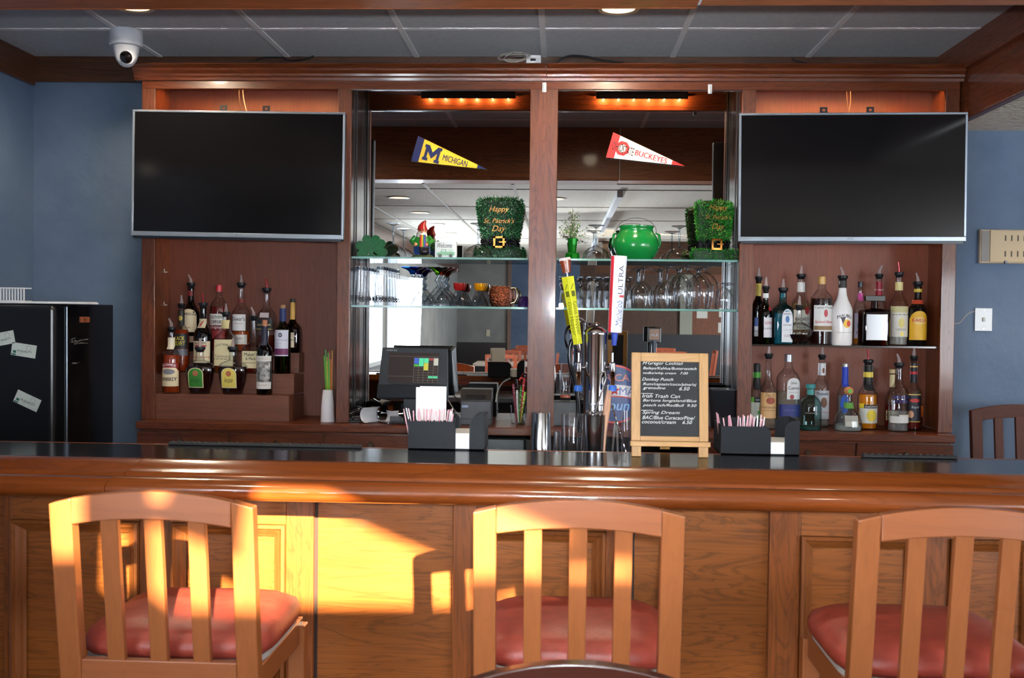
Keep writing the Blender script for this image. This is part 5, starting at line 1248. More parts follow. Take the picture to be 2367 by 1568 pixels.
def wavy(px, Y, col, lab):
    q = base(px, Z2, Y); s = mpp(q)
    t = thing('margarita_glass', lab, 'glass', q, 0, 'wavy stemmed margarita glasses')
    MB().lathe([(0, 31 * s), (2 * s, 31.5 * s), (12 * s, 29 * s), (24 * s, 22 * s), (34 * s, 13 * s), (42 * s, 7 * s)], seg=32, cap0=False).build('bowl', glass('glass_cut', (244, 246, 248), (90, 94, 100), 1.0), t, smooth=True)
    MB().tube([(0, 0, 40 * s), (4 * s, 0, 50 * s), (-3 * s, 0, 60 * s), (3 * s, 0, 68 * s), (0, 0, 75 * s)], [6 * s, 4.5 * s, 4.5 * s, 4.5 * s, 5 * s], 12).build('stem', glass('glass_stem', (214, 222, 228), (70, 84, 100), 1), t, smooth=True)
    MB().lathe([(72 * s, 5 * s), (78 * s, 8 * s), (83 * s, 14 * s), (87 * s, 25 * s), (88.5 * s, 28 * s), (89.5 * s, 28 * s)], seg=28).build('foot', glass('glass_foot_%d' % sum(col), col, tuple(v // 3 for v in col), 1.0), t, smooth=True)
wavy(953, 4.71, (60, 130, 190), 'margarita glass with blue foot, front of the left pair')
wavy(968, 4.80, (120, 90, 180), 'margarita glass with violet foot, behind the blue footed one')
wavy(1011, 4.71, (160, 210, 80), 'margarita glass with yellow green foot, front of the right pair')
wavy(1022, 4.80, (220, 120, 80), 'margarita glass with orange foot, behind the yellow green footed one')
def cordial(px, Y, col, lab, h=54):
    q = base(px, Z2, Y); s = mpp(q)
    t = thing('cordial_glass', lab, 'glass', q, 0, 'small cordial glasses with coloured feet')
    MB().lathe([(0, 22 * s), (6 * s, 21 * s), (18 * s, 15.5 * s), (28 * s, 10 * s), (37 * s, 7.5 * s)], seg=28, cap0=False).build('bowl', glass('glass_cut', (244, 246, 248), (90, 94, 100), 1.0), t, smooth=True)
    MB().lathe([(37 * s, 7.5 * s), (41 * s, 10 * s), (48 * s, 11.5 * s), (h * s, 11.8 * s)], seg=24).build('foot', liquid(col, .55), t, smooth=True)
for k, Y in enumerate((4.70, 4.77, 4.84)):
    nm_ = ('front', 'middle', 'rearmost')[k]
    cordial(1059 + k * 4, Y, (180, 40, 36), 'cordial glass with red foot, %s of three in a file' % nm_)
    cordial(1107 + k * 4, Y, (220, 160, 20), 'cordial glass with amber yellow foot, %s of three in a file' % nm_)
q = base(1157, Z2, 4.74); s = mpp(q)
mg = thing('copper_mug', 'hammered copper mug with brass handle on the left lower shelf', 'mug', q)
COP = noisy('hammered_copper', (150, 84, 60), (176, 104, 76), 30, .16, 1.0, 2, 130, dist=.01); COP.node_tree.nodes['Principled BSDF'].inputs['Metallic'].default_value = 1
MB().lathe([(0, 20 * s), (2 * s, 22 * s), (14 * s, 26.5 * s), (26 * s, 27.5 * s), (38 * s, 25.5 * s), (46 * s, 22.5 * s), (48 * s, 23 * s), (48 * s, 21.5 * s), (30 * s, 25 * s)], seg=36, cap1=False).build('body', COP, mg, smooth=True)
MB().tube([(22 * s, -.006, 43 * s), (32 * s, -.008, 45 * s), (38 * s, -.01, 36 * s), (38.5 * s, -.01, 22 * s), (33 * s, -.008, 11 * s), (24 * s, -.006, 9 * s)], .0058, 10).build('handle', mat((206, 190, 150), .12, 1), mg, smooth=True)
q = base(1211, Z2, 4.74); s = mpp(q)
lathe_thing('purple_tumbler', 'small dark purple cup at the right end of the left lower shelf', 'cup', q, [(0, 15 * s), (16 * s, 13.5 * s), (22 * s, 10 * s), (25 * s, 8 * s)], mat((40, 22, 74), .2), 'cup')
# right lower shelf
def fluted(px, Y, lab):
    q = base(px, Z2, Y); s = mpp(q)
    t = thing('fluted_glass', lab, 'glass', q, 0, 'fluted glasses on the right lower shelf')
    MB().lathe([(0, 15 * s), (20 * s, 16 * s), (40 * s, 14 * s), (54 * s, 10 * s), (60 * s, 9 * s), (66 * s, 14 * s), (70 * s, 18 * s), (72 * s, 18 * s)], seg=12, cap0=False).build('bowl', glass('glass_cut', (244, 246, 248), (90, 94, 100), 1.0), t)
for k, (px, Y) in enumerate(((1308, 4.72), (1352, 4.72), (1393, 4.72), (1447, 4.72), (1330, 4.82), (1372, 4.82), (1412, 4.82))):
    fluted(px, Y, 'fluted upturned glass on the right lower shelf, ' + ('leftmost in the front row', 'second from the left in the front row', 'third from the left in the front row', 'last in the front row', 'left in the back row', 'middle of the back row', 'right in the back row')[k])
def wine(px, Y, h, bw, fw, lab, stem=.34, group='upturned wine glasses on the right lower shelf'):
    q = base(px, Z2, Y); s = mpp(q); H_, rb, rf = h * s, bw * s / 2, fw * s / 2
    t = thing('wine_glass', lab, 'glass', q, 0, group); k = 1 - stem
    MB().lathe([(0, rb * .78), (H_ * k * .2, rb * .92), (H_ * k * .45, rb), (H_ * k * .68, rb * .9), (H_ * k * .86, rb * .6), (H_ * k * .96, rb * .25), (H_ * k, .005)], seg=32, cap0=False).build('bowl', CLEAR, t, smooth=True)
    MB().lathe([(H_ * k * .98, .005), (H_ * (k + .03), .0042), (H_ * .94, .004), (H_ * .96, .006)], seg=12).build('stem', glass('glass_stem', (214, 222, 228), (70, 84, 100), 1), t, smooth=True)
    MB().lathe([(H_ * .95, .006), (H_ * .975, rf * .5), (H_ * .99, rf), (H_, rf * .99)], seg=28).build('foot', CLEAR, t, smooth=True)
wine(1486, 4.73, 96, 48, 46, 'upturned wine glass, left front of the long stemmed group'); wine(1477, 4.83, 92, 46, 44, 'upturned wine glass, left back of the long stemmed group')
wine(1541, 4.72, 99, 50, 46, 'upturned wine glass, right front of the long stemmed group'); wine(1528, 4.83, 92, 46, 44, 'upturned wine glass, right back of the long stemmed group')
gS = 'big balloon snifters on the right lower shelf'
wine(1588, 4.73, 101, 64, 50, 'big upturned balloon snifter, left front', .13, gS); wine(1630, 4.75, 100, 64, 50, 'big upturned balloon snifter, right front', .13, gS)
wine(1572, 4.84, 96, 60, 46, 'big upturned balloon snifter, left back', .13, gS); wine(1618, 4.85, 96, 60, 46, 'big upturned balloon snifter, right back', .13, gS)
wine(1672, 4.73, 62, 44, 40, 'small upturned brandy glass at the right end, left one', .15, 'small brandy glasses'); wine(1696, 4.83, 60, 40, 36, 'small upturned brandy glass at the right end, right one', .15, 'small brandy glasses')

# ================================================================ BACK COUNTER
# --- till terminal
q = base(955, ZCNT, 4.70); s = mpp(q)
ps = thing('till_terminal', 'black touch screen till terminal before the left mirror', 'till', q, -.06)
tiltM = Matrix.Translation((0, -.03, 56 * s)) @ Matrix.Rotation(rad(-14), 4, 'X')
def TP(mb): return mb.tf(tiltM)
w0, w1, hh_ = 78 * s, 84 * s, 122 * s
TP(MB().add([(-w1, 0, 0), (w1, 0, 0), (w0, 0, hh_), (-w0, 0, hh_), (-w1 * .9, .12, .02), (w1 * .9, .12, .02), (w0 * .85, .05, hh_ * .95), (-w0 * .85, .05, hh_ * .95)], [(0, 1, 2, 3), (4, 7, 6, 5), (0, 4, 5, 1), (1, 5, 6, 2), (2, 6, 7, 3), (3, 7, 4, 0)])).build('housing', noisy('till_plastic', (26, 30, 38), (46, 52, 62), 300, .4, .2), ps, bevel=.006)
TP(MB().box(-w1 * .98, w1 * .98, -.012, .0, 0, 34 * s)).build('chin', mat((22, 28, 36), .3), ps, bevel=.006)
TP(MB().box(-60 * s, 58 * s, -.003, .0, 38 * s, 109 * s)).build('screen', mat((40, 34, 34), .2, emit=(54, 48, 48), es=.5), ps)
gr = MB(); gx0, gx1, gz0, gz1 = 0, 57 * s, 39 * s, 97 * s
for k in range(6): gr.box(gx0 + (gx1 - gx0) * k / 5 - .0006, gx0 + (gx1 - gx0) * k / 5 + .0006, -.0036, -.003, gz0, gz1)
for k in range(11): gr.box(gx0, gx1, -.0036, -.003, gz0 + (gz1 - gz0) * k / 10 - .0005, gz0 + (gz1 - gz0) * k / 10 + .0005)
gr.box(-59 * s, 57 * s, -.0036, -.003, 100 * s, 100.6 * s).box(-59 * s, 0, -.0036, -.003, 53 * s, 53.6 * s)
TP(gr).build('screen_grid', mat((90, 84, 76), .4, emit=(96, 90, 84), es=.5), ps)
cw, chh = (gx1 - gx0) / 5, (gz1 - gz0) / 10
for cx, rz_, rn_, col in ((0, 7.6, 2.4, (60, 90, 190)), (0, 6.5, 1, (70, 170, 60)), (1, 6.6, 3.4, (80, 210, 160)), (2, 8, 2, (80, 210, 160)), (2, 5, 3, (196, 190, 70)), (3, 9, 1, (150, 60, 60)), (4, 7, 3, (190, 190, 180)), (3, 1.8, 1, (80, 200, 150)), (4, 1.8, 1, (80, 200, 150))):
    TP(MB().box(gx0 + cx * cw + .001, gx0 + (cx + 1) * cw - .001, -.004, -.0031, gz0 + rz_ * chh, gz0 + (rz_ + rn_) * chh - .001)).build('screen_button', mat(col, .4, emit=col, es=.35), ps)
tx = MB().text('micros', (-54 * s, -.0006, 115 * s), h=4.6 * s, w=24 * s); TP(tx).flat('emblem', mat((170, 176, 182), .4), ps)
MB().box(-24 * s, 30 * s, -.0, .07, 6 * s, 60 * s).build('neck', mat((24, 28, 36), .4), ps, bevel=.004)
MB().box(-50 * s, 56 * s, -.07, .1, 0, 7 * s).build('stand', mat((26, 30, 38), .4), ps, bevel=.005)
# --- receipt printer
q = base(1102, ZCNT, 4.70); s = mpp(q)
pr = thing('receipt_printer', 'black receipt printer beside the till terminal', 'printer', q)
MB().box(-35 * s, 35 * s, -.06, .06, 0, 56 * s).build('body', mat((50, 52, 58), .45), pr, bevel=.004)
MB().prism([(-.062, 56 * s), (.06, 56 * s), (.06, 82 * s), (-.035, 82 * s)], 'X', -36 * s, 36 * s).build('lid', mat((34, 28, 26), .4), pr, bevel=.003)
MB().box(-22 * s, 22 * s, -.064, -.052, 67 * s, 69 * s).build('paper_slot', BLACKG, pr)
MB().box(-36 * s, 36 * s, -.063, .061, 14 * s, 16 * s).build('seam', BLACKP, pr)
MB().box(-32 * s, -18 * s, -.0616, -.06, 41 * s, 46 * s).build('badge', mat((150, 170, 200), .4), pr)
MB().text('EPSON', (-25 * s, -.0619, 43.5 * s), w=12 * s, h=3 * s, bold=.02).flat('lettering', mat((40, 60, 120), .4), pr)
MB().box(20 * s, 27 * s, -.0612, -.06, 25 * s, 31 * s).build('power_switch', BLACKG, pr)
# --- curled papers, stapler, small box
q = base(868, ZCNT, 4.69); s = mpp(q)
def sheet(name, lab, cx, cz, w_, l, r, a, rx, dy):
    t = tag(MB().grid(lambda u, v: ((u - .5) * w_ * s, r * s * math.cos(a + v * l / r) , r * s * (1 + math.sin(a + v * l / r))), 8, 12).build(name, mat((206, 206, 214), .6), smooth=True), lab, 'paper')
    sl_ = t.modifiers.new('sheet', 'SOLIDIFY'); sl_.thickness = .0006
    t.location = (q.x + cx * s, q.y + dy, ZCNT + cz * s); t.rotation_euler = rx
sheet('curled_paper', 'curled white receipt paper left of the till stand', -4, 1, 52, 60, 18, -2.2, (0, .0, .9), -.0)
sheet('curled_paper', 'curled pale sheet tucked under the till screen', 30, 1, 40, 50, 16, -2.4, (0, 0, -.7), -.02)
sheet('curled_paper', 'flat pale paper scrap behind the black stapler', -36, 2, 30, 26, 40, -1.9, (0, 0, .4), .05)
q = base(824, ZCNT, 4.69); s = mpp(q)
st_ = thing('stapler', 'black and chrome stapler at the left end of the back counter', 'stapler', q, .5)
MB().box(-20 * s, 20 * s, -.016, .016, 0, 6 * s).build('foot', BLACKG, st_, bevel=.002)
MB().tube([(-18 * s, 0, 20 * s), (0, 0, 28 * s), (20 * s, 0, 22 * s)], [8 * s, 10 * s, 7 * s], 12).build('arm', BLACKG, st_, smooth=True)
MB().box(-14 * s, 16 * s, -.012, .012, 10 * s, 14 * s).build('magazine', CHROME, st_, bevel=.001)
q = base(914, ZCNT, 4.66); s = mpp(q)
tag(MB().box(-12 * s, 12 * s, -.012, .012, 0, 17 * s).build('label_box', mat((70, 74, 84), .4), bevel=.002, loc=q), 'small grey box in front of the till stand', 'box')
cable('till_cable', 'grey cable looping between the till and the printer', [(1030, 915, 4.78), (1042, 935, 4.76), (1052, 950, 4.74), (1068, 962, 4.74)], .0025, GREYC)
cable('till_cable', 'grey cable arching up behind the receipt printer', [(1146, 930, 4.8), (1150, 905, 4.82), (1162, 885, 4.83), (1180, 875, 4.83)], .0025, GREYC)
# --- jar of candy sticks
q = base(1198, ZCNT, 4.74); s = mpp(q)
jr = thing('glass_jar', 'glass jar holding candy sticks left of the centre post', 'jar', q)
MB().lathe([(0, 15 * s), (.004, 17 * s), (38 * s, 19 * s), (42 * s, 20 * s)], seg=28, cap1=False).build('jar', CLEAR, jr, smooth=True)
for k, (dx, hg, col, lab) in enumerate(((-11, 92, (120, 24, 50), 'dark red stick leaning left in the candy jar'), (-3, 78, (190, 200, 190), 'pale stick in the middle of the candy jar'), (5, 86, (60, 130, 50), 'green stick leaning right in the candy jar'), (10, 98, (200, 50, 50), 'red striped candy cane at the right of the jar'), (13, 74, (150, 190, 60), 'lime stick at the right edge of the jar'))):
    pts = [q + Vector((dx * .25 * s, -.006 + .003 * k, .006)), q + Vector((dx * .8 * s, -.004 + .002 * k, hg * .6 * s)), q + Vector((dx * 1.2 * s, 0, hg * s))]
    if k == 3: pts += [q + Vector((dx * 1.3 * s, 0, (hg + 6) * s)), q + Vector((dx * .6 * s, 0, (hg + 9) * s)), q + Vector((dx * .1 * s, 0, (hg + 2) * s))]
    ck = thing('candy_stick', lab, 'candy', pts[0], 0, 'sticks in the glass jar')
    pl = [p - pts[0] for p in pts]
    MB().tube(pl, 2.8 * s, 8).build('stick', mat(col, .4), ck, smooth=True)
    rg = MB()
    for j in range(5):
        f = .35 + j * .14; p = pl[0].lerp(pl[2], f); rg.ball(p, 3.3 * s, rz=1.4 * s, seg=8, rings=5)
    rg.build('stripes', mat((226, 220, 220), .4), ck)
# --- straws and cups in the left hutch
q = base(757, ZCNT, 4.70); s = mpp(q)
for k in range(6):
    t = thing('plastic_cup', 'white plastic cup, ' + ('lowest', 'second from the bottom', 'third from the bottom', 'fourth from the bottom', 'fifth from the bottom', 'topmost')[k] + ' of the nested stack in the left hutch', 'cup', q + Vector((0, 0, k * 7.2 * s)), 0, 'nested white plastic cups')
    MB().lathe([(0, 15.5 * s - k * .2 * s), (1.5 * s, 15.5 * s - k * .2 * s), (36 * s, 11.2 * s), (37 * s, 10.6 * s)], seg=24).build('cup', mat((214, 212, 216), .4), t, smooth=True)
q2 = base(762, ZCNT, 4.80)
cu_ = lathe_thing('straw_cup', 'clear tumbler of coloured straws behind the white cups', 'cup', q2, [(0, 11 * s), (.004, 13 * s), (70 * s, 15 * s)], CLEAR, 'tumbler')
for k in range(9):
    dx = -9 + k * 2.1; c_ = [(120, 190, 70), (80, 180, 90), (230, 130, 60), (196, 196, 70), (90, 180, 80), (226, 110, 70), (150, 190, 60), (230, 90, 70), (226, 150, 60)][k]
    a = q2 + Vector((dx * .5 * s, -.008 + (k % 3) * .007, .004)); b = q2 + Vector((dx * 1.0 * s - 4 * s, -.01 + (k % 3) * .01, (150 + 14 * math.sin(k * 1.7)) * s))
    tag(MB().tube([a, b], 1.6 * s, 6).build('drinking_straw', mat(c_, .35), smooth=True), ('%s drinking straw, %s in the tumbler in the left hutch' % (['green', 'dark green', 'orange', 'yellow', 'green', 'red orange', 'lime', 'red', 'amber'][k], ['leftmost', 'second from the left', 'third from the left', 'fourth from the left', 'at the middle', 'right of the middle', 'third from the right', 'second from the right', 'rightmost'][k])), 'straw', 'straws in the tumbler')
# --- right mirror counter: printed glass, hose, sign, black tray
q = base(1306, ZCNT, 4.72); s = mpp(q)
bg = thing('printed_beer_glass', 'printed beer glass under the yellow tap handle', 'glass', q + Vector((0, 0, .11)))
MB().lathe([(0, 11 * s), (.004, 12 * s), (30 * s, 11 * s), (60 * s, 15 * s)], seg=24, cap1=False).build('glass', CLEAR, bg, smooth=True)
MB().text('THE', (0, -12.6 * s, 40 * s), w=10 * s).text('JACK', (0, -12.6 * s, 32 * s), w=14 * s).flat('lettering', DKP, bg)
MB().lathe([(8 * s, 11.9 * s), (14 * s, 11.7 * s)], seg=24, cap0=False, cap1=False).build('printed_band', mat((150, 80, 60), .4), bg)
tag(MB().box(-28 * s, 28 * s, -.05, .05, 0, .11).build('storage_box', mat((40, 42, 48), .4), bevel=.004, loc=q), 'dark box carrying the printed beer glass', 'box')
q = base(1420, ZCNT, 4.82); s = mpp(q)
sg = thing('bar_sign', 'round blue and white sign with red star leaning behind the beer tower', 'sign', q + Vector((0, .0, 0)))
sg.rotation_euler = (rad(-5), 0, 0); rS = 68 * s
MB().disc((0, .004, rS), rS, seg=48).disc((0, .0, rS), rS, seg=48).build('board', mat((40, 62, 120), .4), sg)
MB().disc((0, -.001, rS), rS, r2=rS * .93, seg=48).flat('rim', mat((170, 50, 60), .4), sg)
def arcband(f0, f1):
    return MB().grid(lambda u, v: ((u - .5) * 2 * rS * .93, -.0016, rS * (1 + f0 + (f1 - f0) * v - .14 * (2 * u - 1) ** 2)), 20, 1)
arcband(-.06, .32).flat('white_band', mat((196, 200, 210), .4), sg); arcband(-.1, -.06).flat('red_line', mat((180, 60, 60), .4), sg)
MB().text('ERICA', (0, -.002, rS * 1.56), w=rS * 1.0, h=rS * .24, bold=.02).flat('lettering', mat((190, 120, 120), .4), sg)
MB().text('C', (-.5 * rS, -.0022, rS * 1.1), h=rS * .26).text('MA', (.42 * rS, -.0022, rS * 1.1), h=rS * .26).flat('lettering', mat((70, 90, 160), .4), sg)
MB().prism([(math.sin(k * PI / 5) * rS * (.19 if k % 2 == 0 else .08), rS * 1.12 + math.cos(k * PI / 5) * rS * (.19 if k % 2 == 0 else .08)) for k in range(10)], 'Y', -.0032, -.0022).build('star', mat((190, 50, 50), .4), sg)
MB().text('loun', (.1 * rS, -.002, rS * .62), w=rS * .8, h=rS * .34, shear=.2, bold=.02).flat('lettering', mat((110, 160, 220), .4), sg)
q = base(1668, ZCNT, 4.73); s = mpp(q)
bt = thing('black_bin', 'black tapered bin behind the chalkboard at the right end of the counter', 'bin', q)
MB().lathe([(0, 26 * s, 5), (.004, 28 * s, 5), (84 * s, 33 * s, 5), (86 * s, 34 * s, 5), (90 * s, 34 * s, 5), (90 * s, 31 * s, 5), (20 * s, 26 * s, 5)], seg=32, cap1=False).build('bin', mat((30, 32, 38), .3), bt, smooth=True, ang=50)
q = base(1509, ZCNT, 4.78); s = mpp(q)
th = thing('tap_handle', 'dark paddle tap handle with a printed badge behind the chalkboard', 'tap handle', q)
MB().lathe([(0, 16 * s), (4 * s, 16 * s), (6 * s, 6 * s), (100 * s, 5 * s), (150 * s, 4 * s), (196 * s, 6 * s)], seg=16).build('stem', mat((40, 46, 60), .3), th, smooth=True)
MB().box(-15 * s, 15 * s, -.008, .008, 190 * s, 226 * s).build('paddle', mat((34, 30, 32), .3), th, bevel=.004)
MB().box(-11 * s, 11 * s, -.0095, -.008, 198 * s, 222 * s).build('badge', mat((110, 78, 56), .5), th)
MB().text('ALE', (0, -.0099, 209 * s), w=17 * s, h=6 * s).flat('lettering', mat((150, 160, 180), .4), th)

# ================================================================ BEHIND THE BAR
ZU = .985; YU0, YU1 = YT1 + .04, 3.72
ub = thing('under_bar_station', 'stainless working counter hidden behind the bar top', 'counter', (0, (YU0 + YU1) / 2, 0)); ul = -ub.location
ZU = 1.5 - .42 * (YU0 - .0) / YT1 * 1.0 - .0
ZU = .99
MB().box(-1.0, 1.0, YU0, YU1, ZU - .03, ZU).build('top', STEEL, ub, bevel=.003, loc=ul)
MB().box(-.98, .98, YU0 + .02, YU1 - .02, .12, ZU - .03).build('cabinet', mat((60, 60, 64), .4), ub, loc=ul)
for sx in (-.9, .9): MB().box(sx - .03, sx + .03, YU0 + .05, YU1 - .05, 0, .12).build('leg', STEEL, ub, loc=ul)
# --- beer tower and handles
YTW = 3.48
q = Vector((X(1376, 900, YTW), YTW, ZU)); s = mpp(q); ztop = Z(1376, 746, YTW) - ZU
tw = thing('beer_tower', 'polished steel beer tower column with domed top', 'beer tower', q)
r_ = 27 * s
MB().lathe([(0, r_ * 1.7), (.012, r_ * 1.7), (.016, r_ * 1.02), (.018, r_), (ztop - .045, r_), (ztop - .04, r_ * 1.04), (ztop - .032, r_ * 1.04), (ztop - .02, r_ * .9), (ztop - .008, r_ * .55), (ztop, r_ * .1)], seg=40).build('column', mat((206, 206, 210), .1, 1.0), tw, smooth=True, ang=50)
MB().lathe([(.20, r_ * 1.015), (.204, r_ * 1.03), (.208, r_ * 1.015)], seg=40, cap0=False, cap1=False).build('seam_ring', STEEL, tw, smooth=True)
def faucet(px, lab_side):
    xx = X(px, 840, YTW) - q.x; zc = Z(px, 850, YTW) - ZU; sg_ = 1 if xx > 0 else -1
    MB().tube([(sg_ * r_ * .9, 0, zc - .0), (xx, -.012, zc)], .009, 10).build('shank', CHROME, tw, smooth=True)
    MB().lathe([(zc + .02, .004), (zc + .016, .01), (zc - .01, .013), (zc - .03, .008)], (xx, -.016, 0), 14).build('faucet_body', CHROME, tw, smooth=True)
    MB().tube([(xx, -.02, zc - .015), (xx, -.05, zc - .035), (xx, -.055, zc - .07)], [.008, .007, .0065], 10).build('spout', mat((120, 84, 60), .2, 1), tw, smooth=True)
    MB().lathe([(zc - .075, .013), (zc - .062, .014), (zc - .055, .011)], (xx, -.055, 0), 14).build('spout_cover', mat((40, 100, 190), .4), tw, smooth=True)
    MB().lathe([(zc + .02, .0045), (zc + .055, .0045), (zc + .05, .008)], (xx, -.016, 0), 10).build('lever', CHROME, tw, smooth=True)
faucet(1337, 'left'); faucet(1415, 'right')
a = at(1336, 796, YTW - .016); b = at(1312, 640, YTW - .016); s = mpp(a)
def handle(name, lab, a, b):
    t = thing(name, lab, 'tap handle', a); d = b - a; t.rotation_euler = (0, math.atan2(d.x, d.z), 0); return t, d.length
t, L_ = handle('tap_handle', 'slanting yellow tap handle topped by a little amber beer glass', a, b)
YEL = mat((206, 206, 40), .4)
MB().add([(x * wd, y * wd, z) for z, wd in ((0, 10.5 * s), (L_, 14.5 * s)) for x, y in ((-1, .2), (0, -.75), (1, .2), (0, .8))], [(3, 2, 1, 0), (4, 5, 6, 7)] + [(k, (k+1) % 4, 4 + (k+1) % 4, 4 + k) for k in range(4)]).build('paddle', YEL, t, bevel=.001)
for sx, ya in ((-1, -1), (1, 1)):
    def on(x, z, sx=sx): # lettering lies on the slanted faces
        wd = (10.5 + 4 * (z / L_)) * s + .0; u = x
        return (sx * .5 * wd + u * .7 * (1), -.275 * wd - .0012 + sx * u * .7 * .95 * 1.0, z)
    m = MB(); vs0, fs0, tw0, th0 = text_geo('Glass Hopper', .0, 0)
    sc_ = 78 * s / tw0
    m.add([on(v[1] * sc_ * 1.3, L_ * .38 - v[0] * sc_) for v in vs0], fs0).flat('lettering', mat((90, 96, 20), .5), t)
    m2 = MB(); zc = L_ * .80; m2.add([on(x * s, zc + z * s) for x, z in ((-5, -15), (6, -15), (6, -2), (-5, -2), (-5, 0), (6, 14), (3, 14), (-5, 3))], [(0, 1, 2, 3), (4, 5, 6, 7)]).flat('emblem', mat((96, 100, 20), .5), t)
MB().lathe([(L_ - .002, .004), (L_ + 10 * s, .004)], seg=10).build('neck', CHROME, t, smooth=True)
MB().lathe([(L_ + 9 * s, 10 * s), (L_ + 12 * s, 10 * s), (L_ + 36 * s, 13.5 * s), (L_ + 38 * s, 13.5 * s)], seg=20).build('beer', mat((120, 50, 20), .2, 0, .5), t, smooth=True)
MB().lathe([(L_ + 38 * s, 13.6 * s), (L_ + 41 * s, 13.8 * s), (L_ + 44 * s, 12 * s)], seg=20).build('foam', mat((206, 196, 190), .6), t, smooth=True)
MB().lathe([(-16 * s, 5 * s), (-8 * s, 6.5 * s), (0, 7 * s)], seg=14).build('ferrule', CHROME, t, smooth=True)
a = at(1421, 769, YTW - .016); b = at(1431, 592, YTW - .016)
t, L_ = handle('tap_handle', 'white tap handle with a red side stripe and upright blue lettering', a, b)
MB().lathe([(0, 15.5 * s), (.003, 16 * s), (L_ - .003, 18.5 * s), (L_, 18 * s)], seg=28, n=2.6, dr=.8).build('paddle', mat((216, 218, 226), .35), t, smooth=True, ang=50)
rf = lambda z: (16 + 2.5 * z / L_) * s
def surf_w(x, z, off=.0008): r0 = rf(z); u = min(.98, abs(x) / r0); return (x, -.8 * r0 * (1 - u ** 2.6) ** (1 / 2.6) - off, z)
MB().grid(lambda u, v: surf_w((-.98 + .36 * u) * rf(L_ * (.004 + v * .99)), L_ * (.004 + v * .99)), 4, 10).flat('red_stripe', mat((206, 40, 56), .4), t)
MB().grid(lambda u, v: surf_w((.28 + .6 * u) * rf(L_ * .5), L_ * (.46 + .03 * v)), 4, 1).flat('red_mark', mat((200, 40, 50), .4), t)
def vert_text(st, zc, length, hgt, col, sh_=0):
    vs0, fs0, tw0, th0 = text_geo(st, .0, sh_); k1 = length / tw0; k2 = hgt / th0
    MB().add([surf_w(.36 * rf(zc) - v[1] * k2, zc + v[0] * k1, .001) for v in vs0], fs0).flat('lettering', mat(col, .5), t)
vert_text('ULTRA', L_ * .69, L_ * .37, 11 * s, (50, 56, 80)); vert_text('Michelob', L_ * .25, L_ * .34, 13 * s, (70, 90, 140), .3)
MB().lathe([(-30 * s, 5.5 * s), (-2 * s, 8 * s), (0, 15 * s)], seg=16).build('ferrule', mat((40, 66, 160), .3), t, smooth=True)
cable('soda_hose', 'thick black hose curving down left of the beer tower', [(1340, 776, 3.6), (1324, 786, 3.6), (1317, 812, 3.6), (1319, 846, 3.6), (1330, 880, 3.6), (1336, 930, 3.6), (1338, 1000, 3.6)], .0085, BLACKG, 'hose', 10)
# --- shakers and mixing tins
def tin(name, lab, px, top, bt, wt, wb, Y, m, part_, open_top):
    qq = Vector((X(px, 1000, Y), Y, ZU)); s = mpp(qq); h = Z(px, top, Y) - ZU
    t = thing(name, lab, 'shaker' if m is not CLEAR else 'glass', qq)
    rb, rt = wb * s / 2, wt * s / 2
    pr_ = [(0, rb), (.004, rb * 1.0), (h - .004, rt), (h, rt * (1.03 if open_top else .94))]
    if open_top: pr_ += [(h, rt * .97), (.01, rb * .95)]
    MB().lathe(pr_, seg=32, cap1=not open_top).build(part_, m, t, smooth=True, ang=50)
    return t, s, h
STL = mat((200, 200, 202), .14, 1.0)
tin('shaker_tin', 'upturned steel cocktail shaker tin, leftmost behind the bar edge', 1250, 953, 1042, 42, 54, 3.30, STL, 'tin', False)
t, s, h = tin('mixing_glass', 'clear mixing glass between the steel shaker tins', 1322, 957, 1042, 50, 44, 3.30, CLEAR, 'glass', True)
t, s, h = tin('shaker_tin', 'open steel mixing tin holding bar tools before the beer tower', 1374, 958, 1042, 56, 46, 3.28, STL, 'tin', True)
tq = t.location
st2 = thing('cocktail_strainer', 'coiled spring strainer lying over the open mixing tin', 'strainer', tq + Vector((0, 0, h)))
sp_ = [(.026 * math.cos(k * .12) * 1, .026 * math.sin(k * .12), .006 + .004 * math.sin(k * 1.9)) for k in range(54)]
MB().tube(sp_, .0022, 5).build('spring', CHROME, st2, smooth=True)
MB().lathe([(.0005, .03), (.003, .03)], seg=24).build('plate', CHROME, st2, smooth=True)
MB().tube([(0, 0, .004), (.02, -.012, .07), (.034, -.01, .115), (.03, -.004, .135), (.012, 0, .13)], .0032, 8).build('handle', CHROME, st2, smooth=True)
pst = thing('muddler', 'pale wooden muddler leaning in the open mixing tin', 'muddler', tq + Vector((.022, -.012, .03)))
MB().tube([(0, 0, 0), (.011, 0, .12), (.016, 0, .18), (.021, 0, .235)], [.008, .008, .012, .008], 12).build('handle', mat((206, 158, 128), .5), pst, smooth=True)
p0 = at(1462, 1040, 3.3); p1 = at(1414, 936, 3.3)
sp0 = thing('bar_spoon', 'twisted steel bar spoon slanting left of the chalkboard', 'spoon', Vector((p0.x, 3.3, ZU)))
dd = p1 - sp0.location
MB().tube([dd * (k / 60) + Vector((.0012 * math.cos(k * 1.3), .0012 * math.sin(k * 1.3), 0)) for k in range(61)], .0022, 6).build('shaft', CHROME, sp0, smooth=True)
MB().ball((0, 0, .008), .011, .004, .008).build('bowl', CHROME, sp0, smooth=True)
p1 = at(1392, 965, 3.31)
tg_ = thing('ice_tongs', 'steel tongs standing right of the open mixing tin', 'tongs', Vector((X(1420, 1040, 3.33), 3.33, ZU)))
for dx in (-.012, .014): MB().bar((dx, 0, 0), (dx * .2 + .004, 0, .16), .008, .002, (0, 1, 0)).build('arm', STL, tg_)
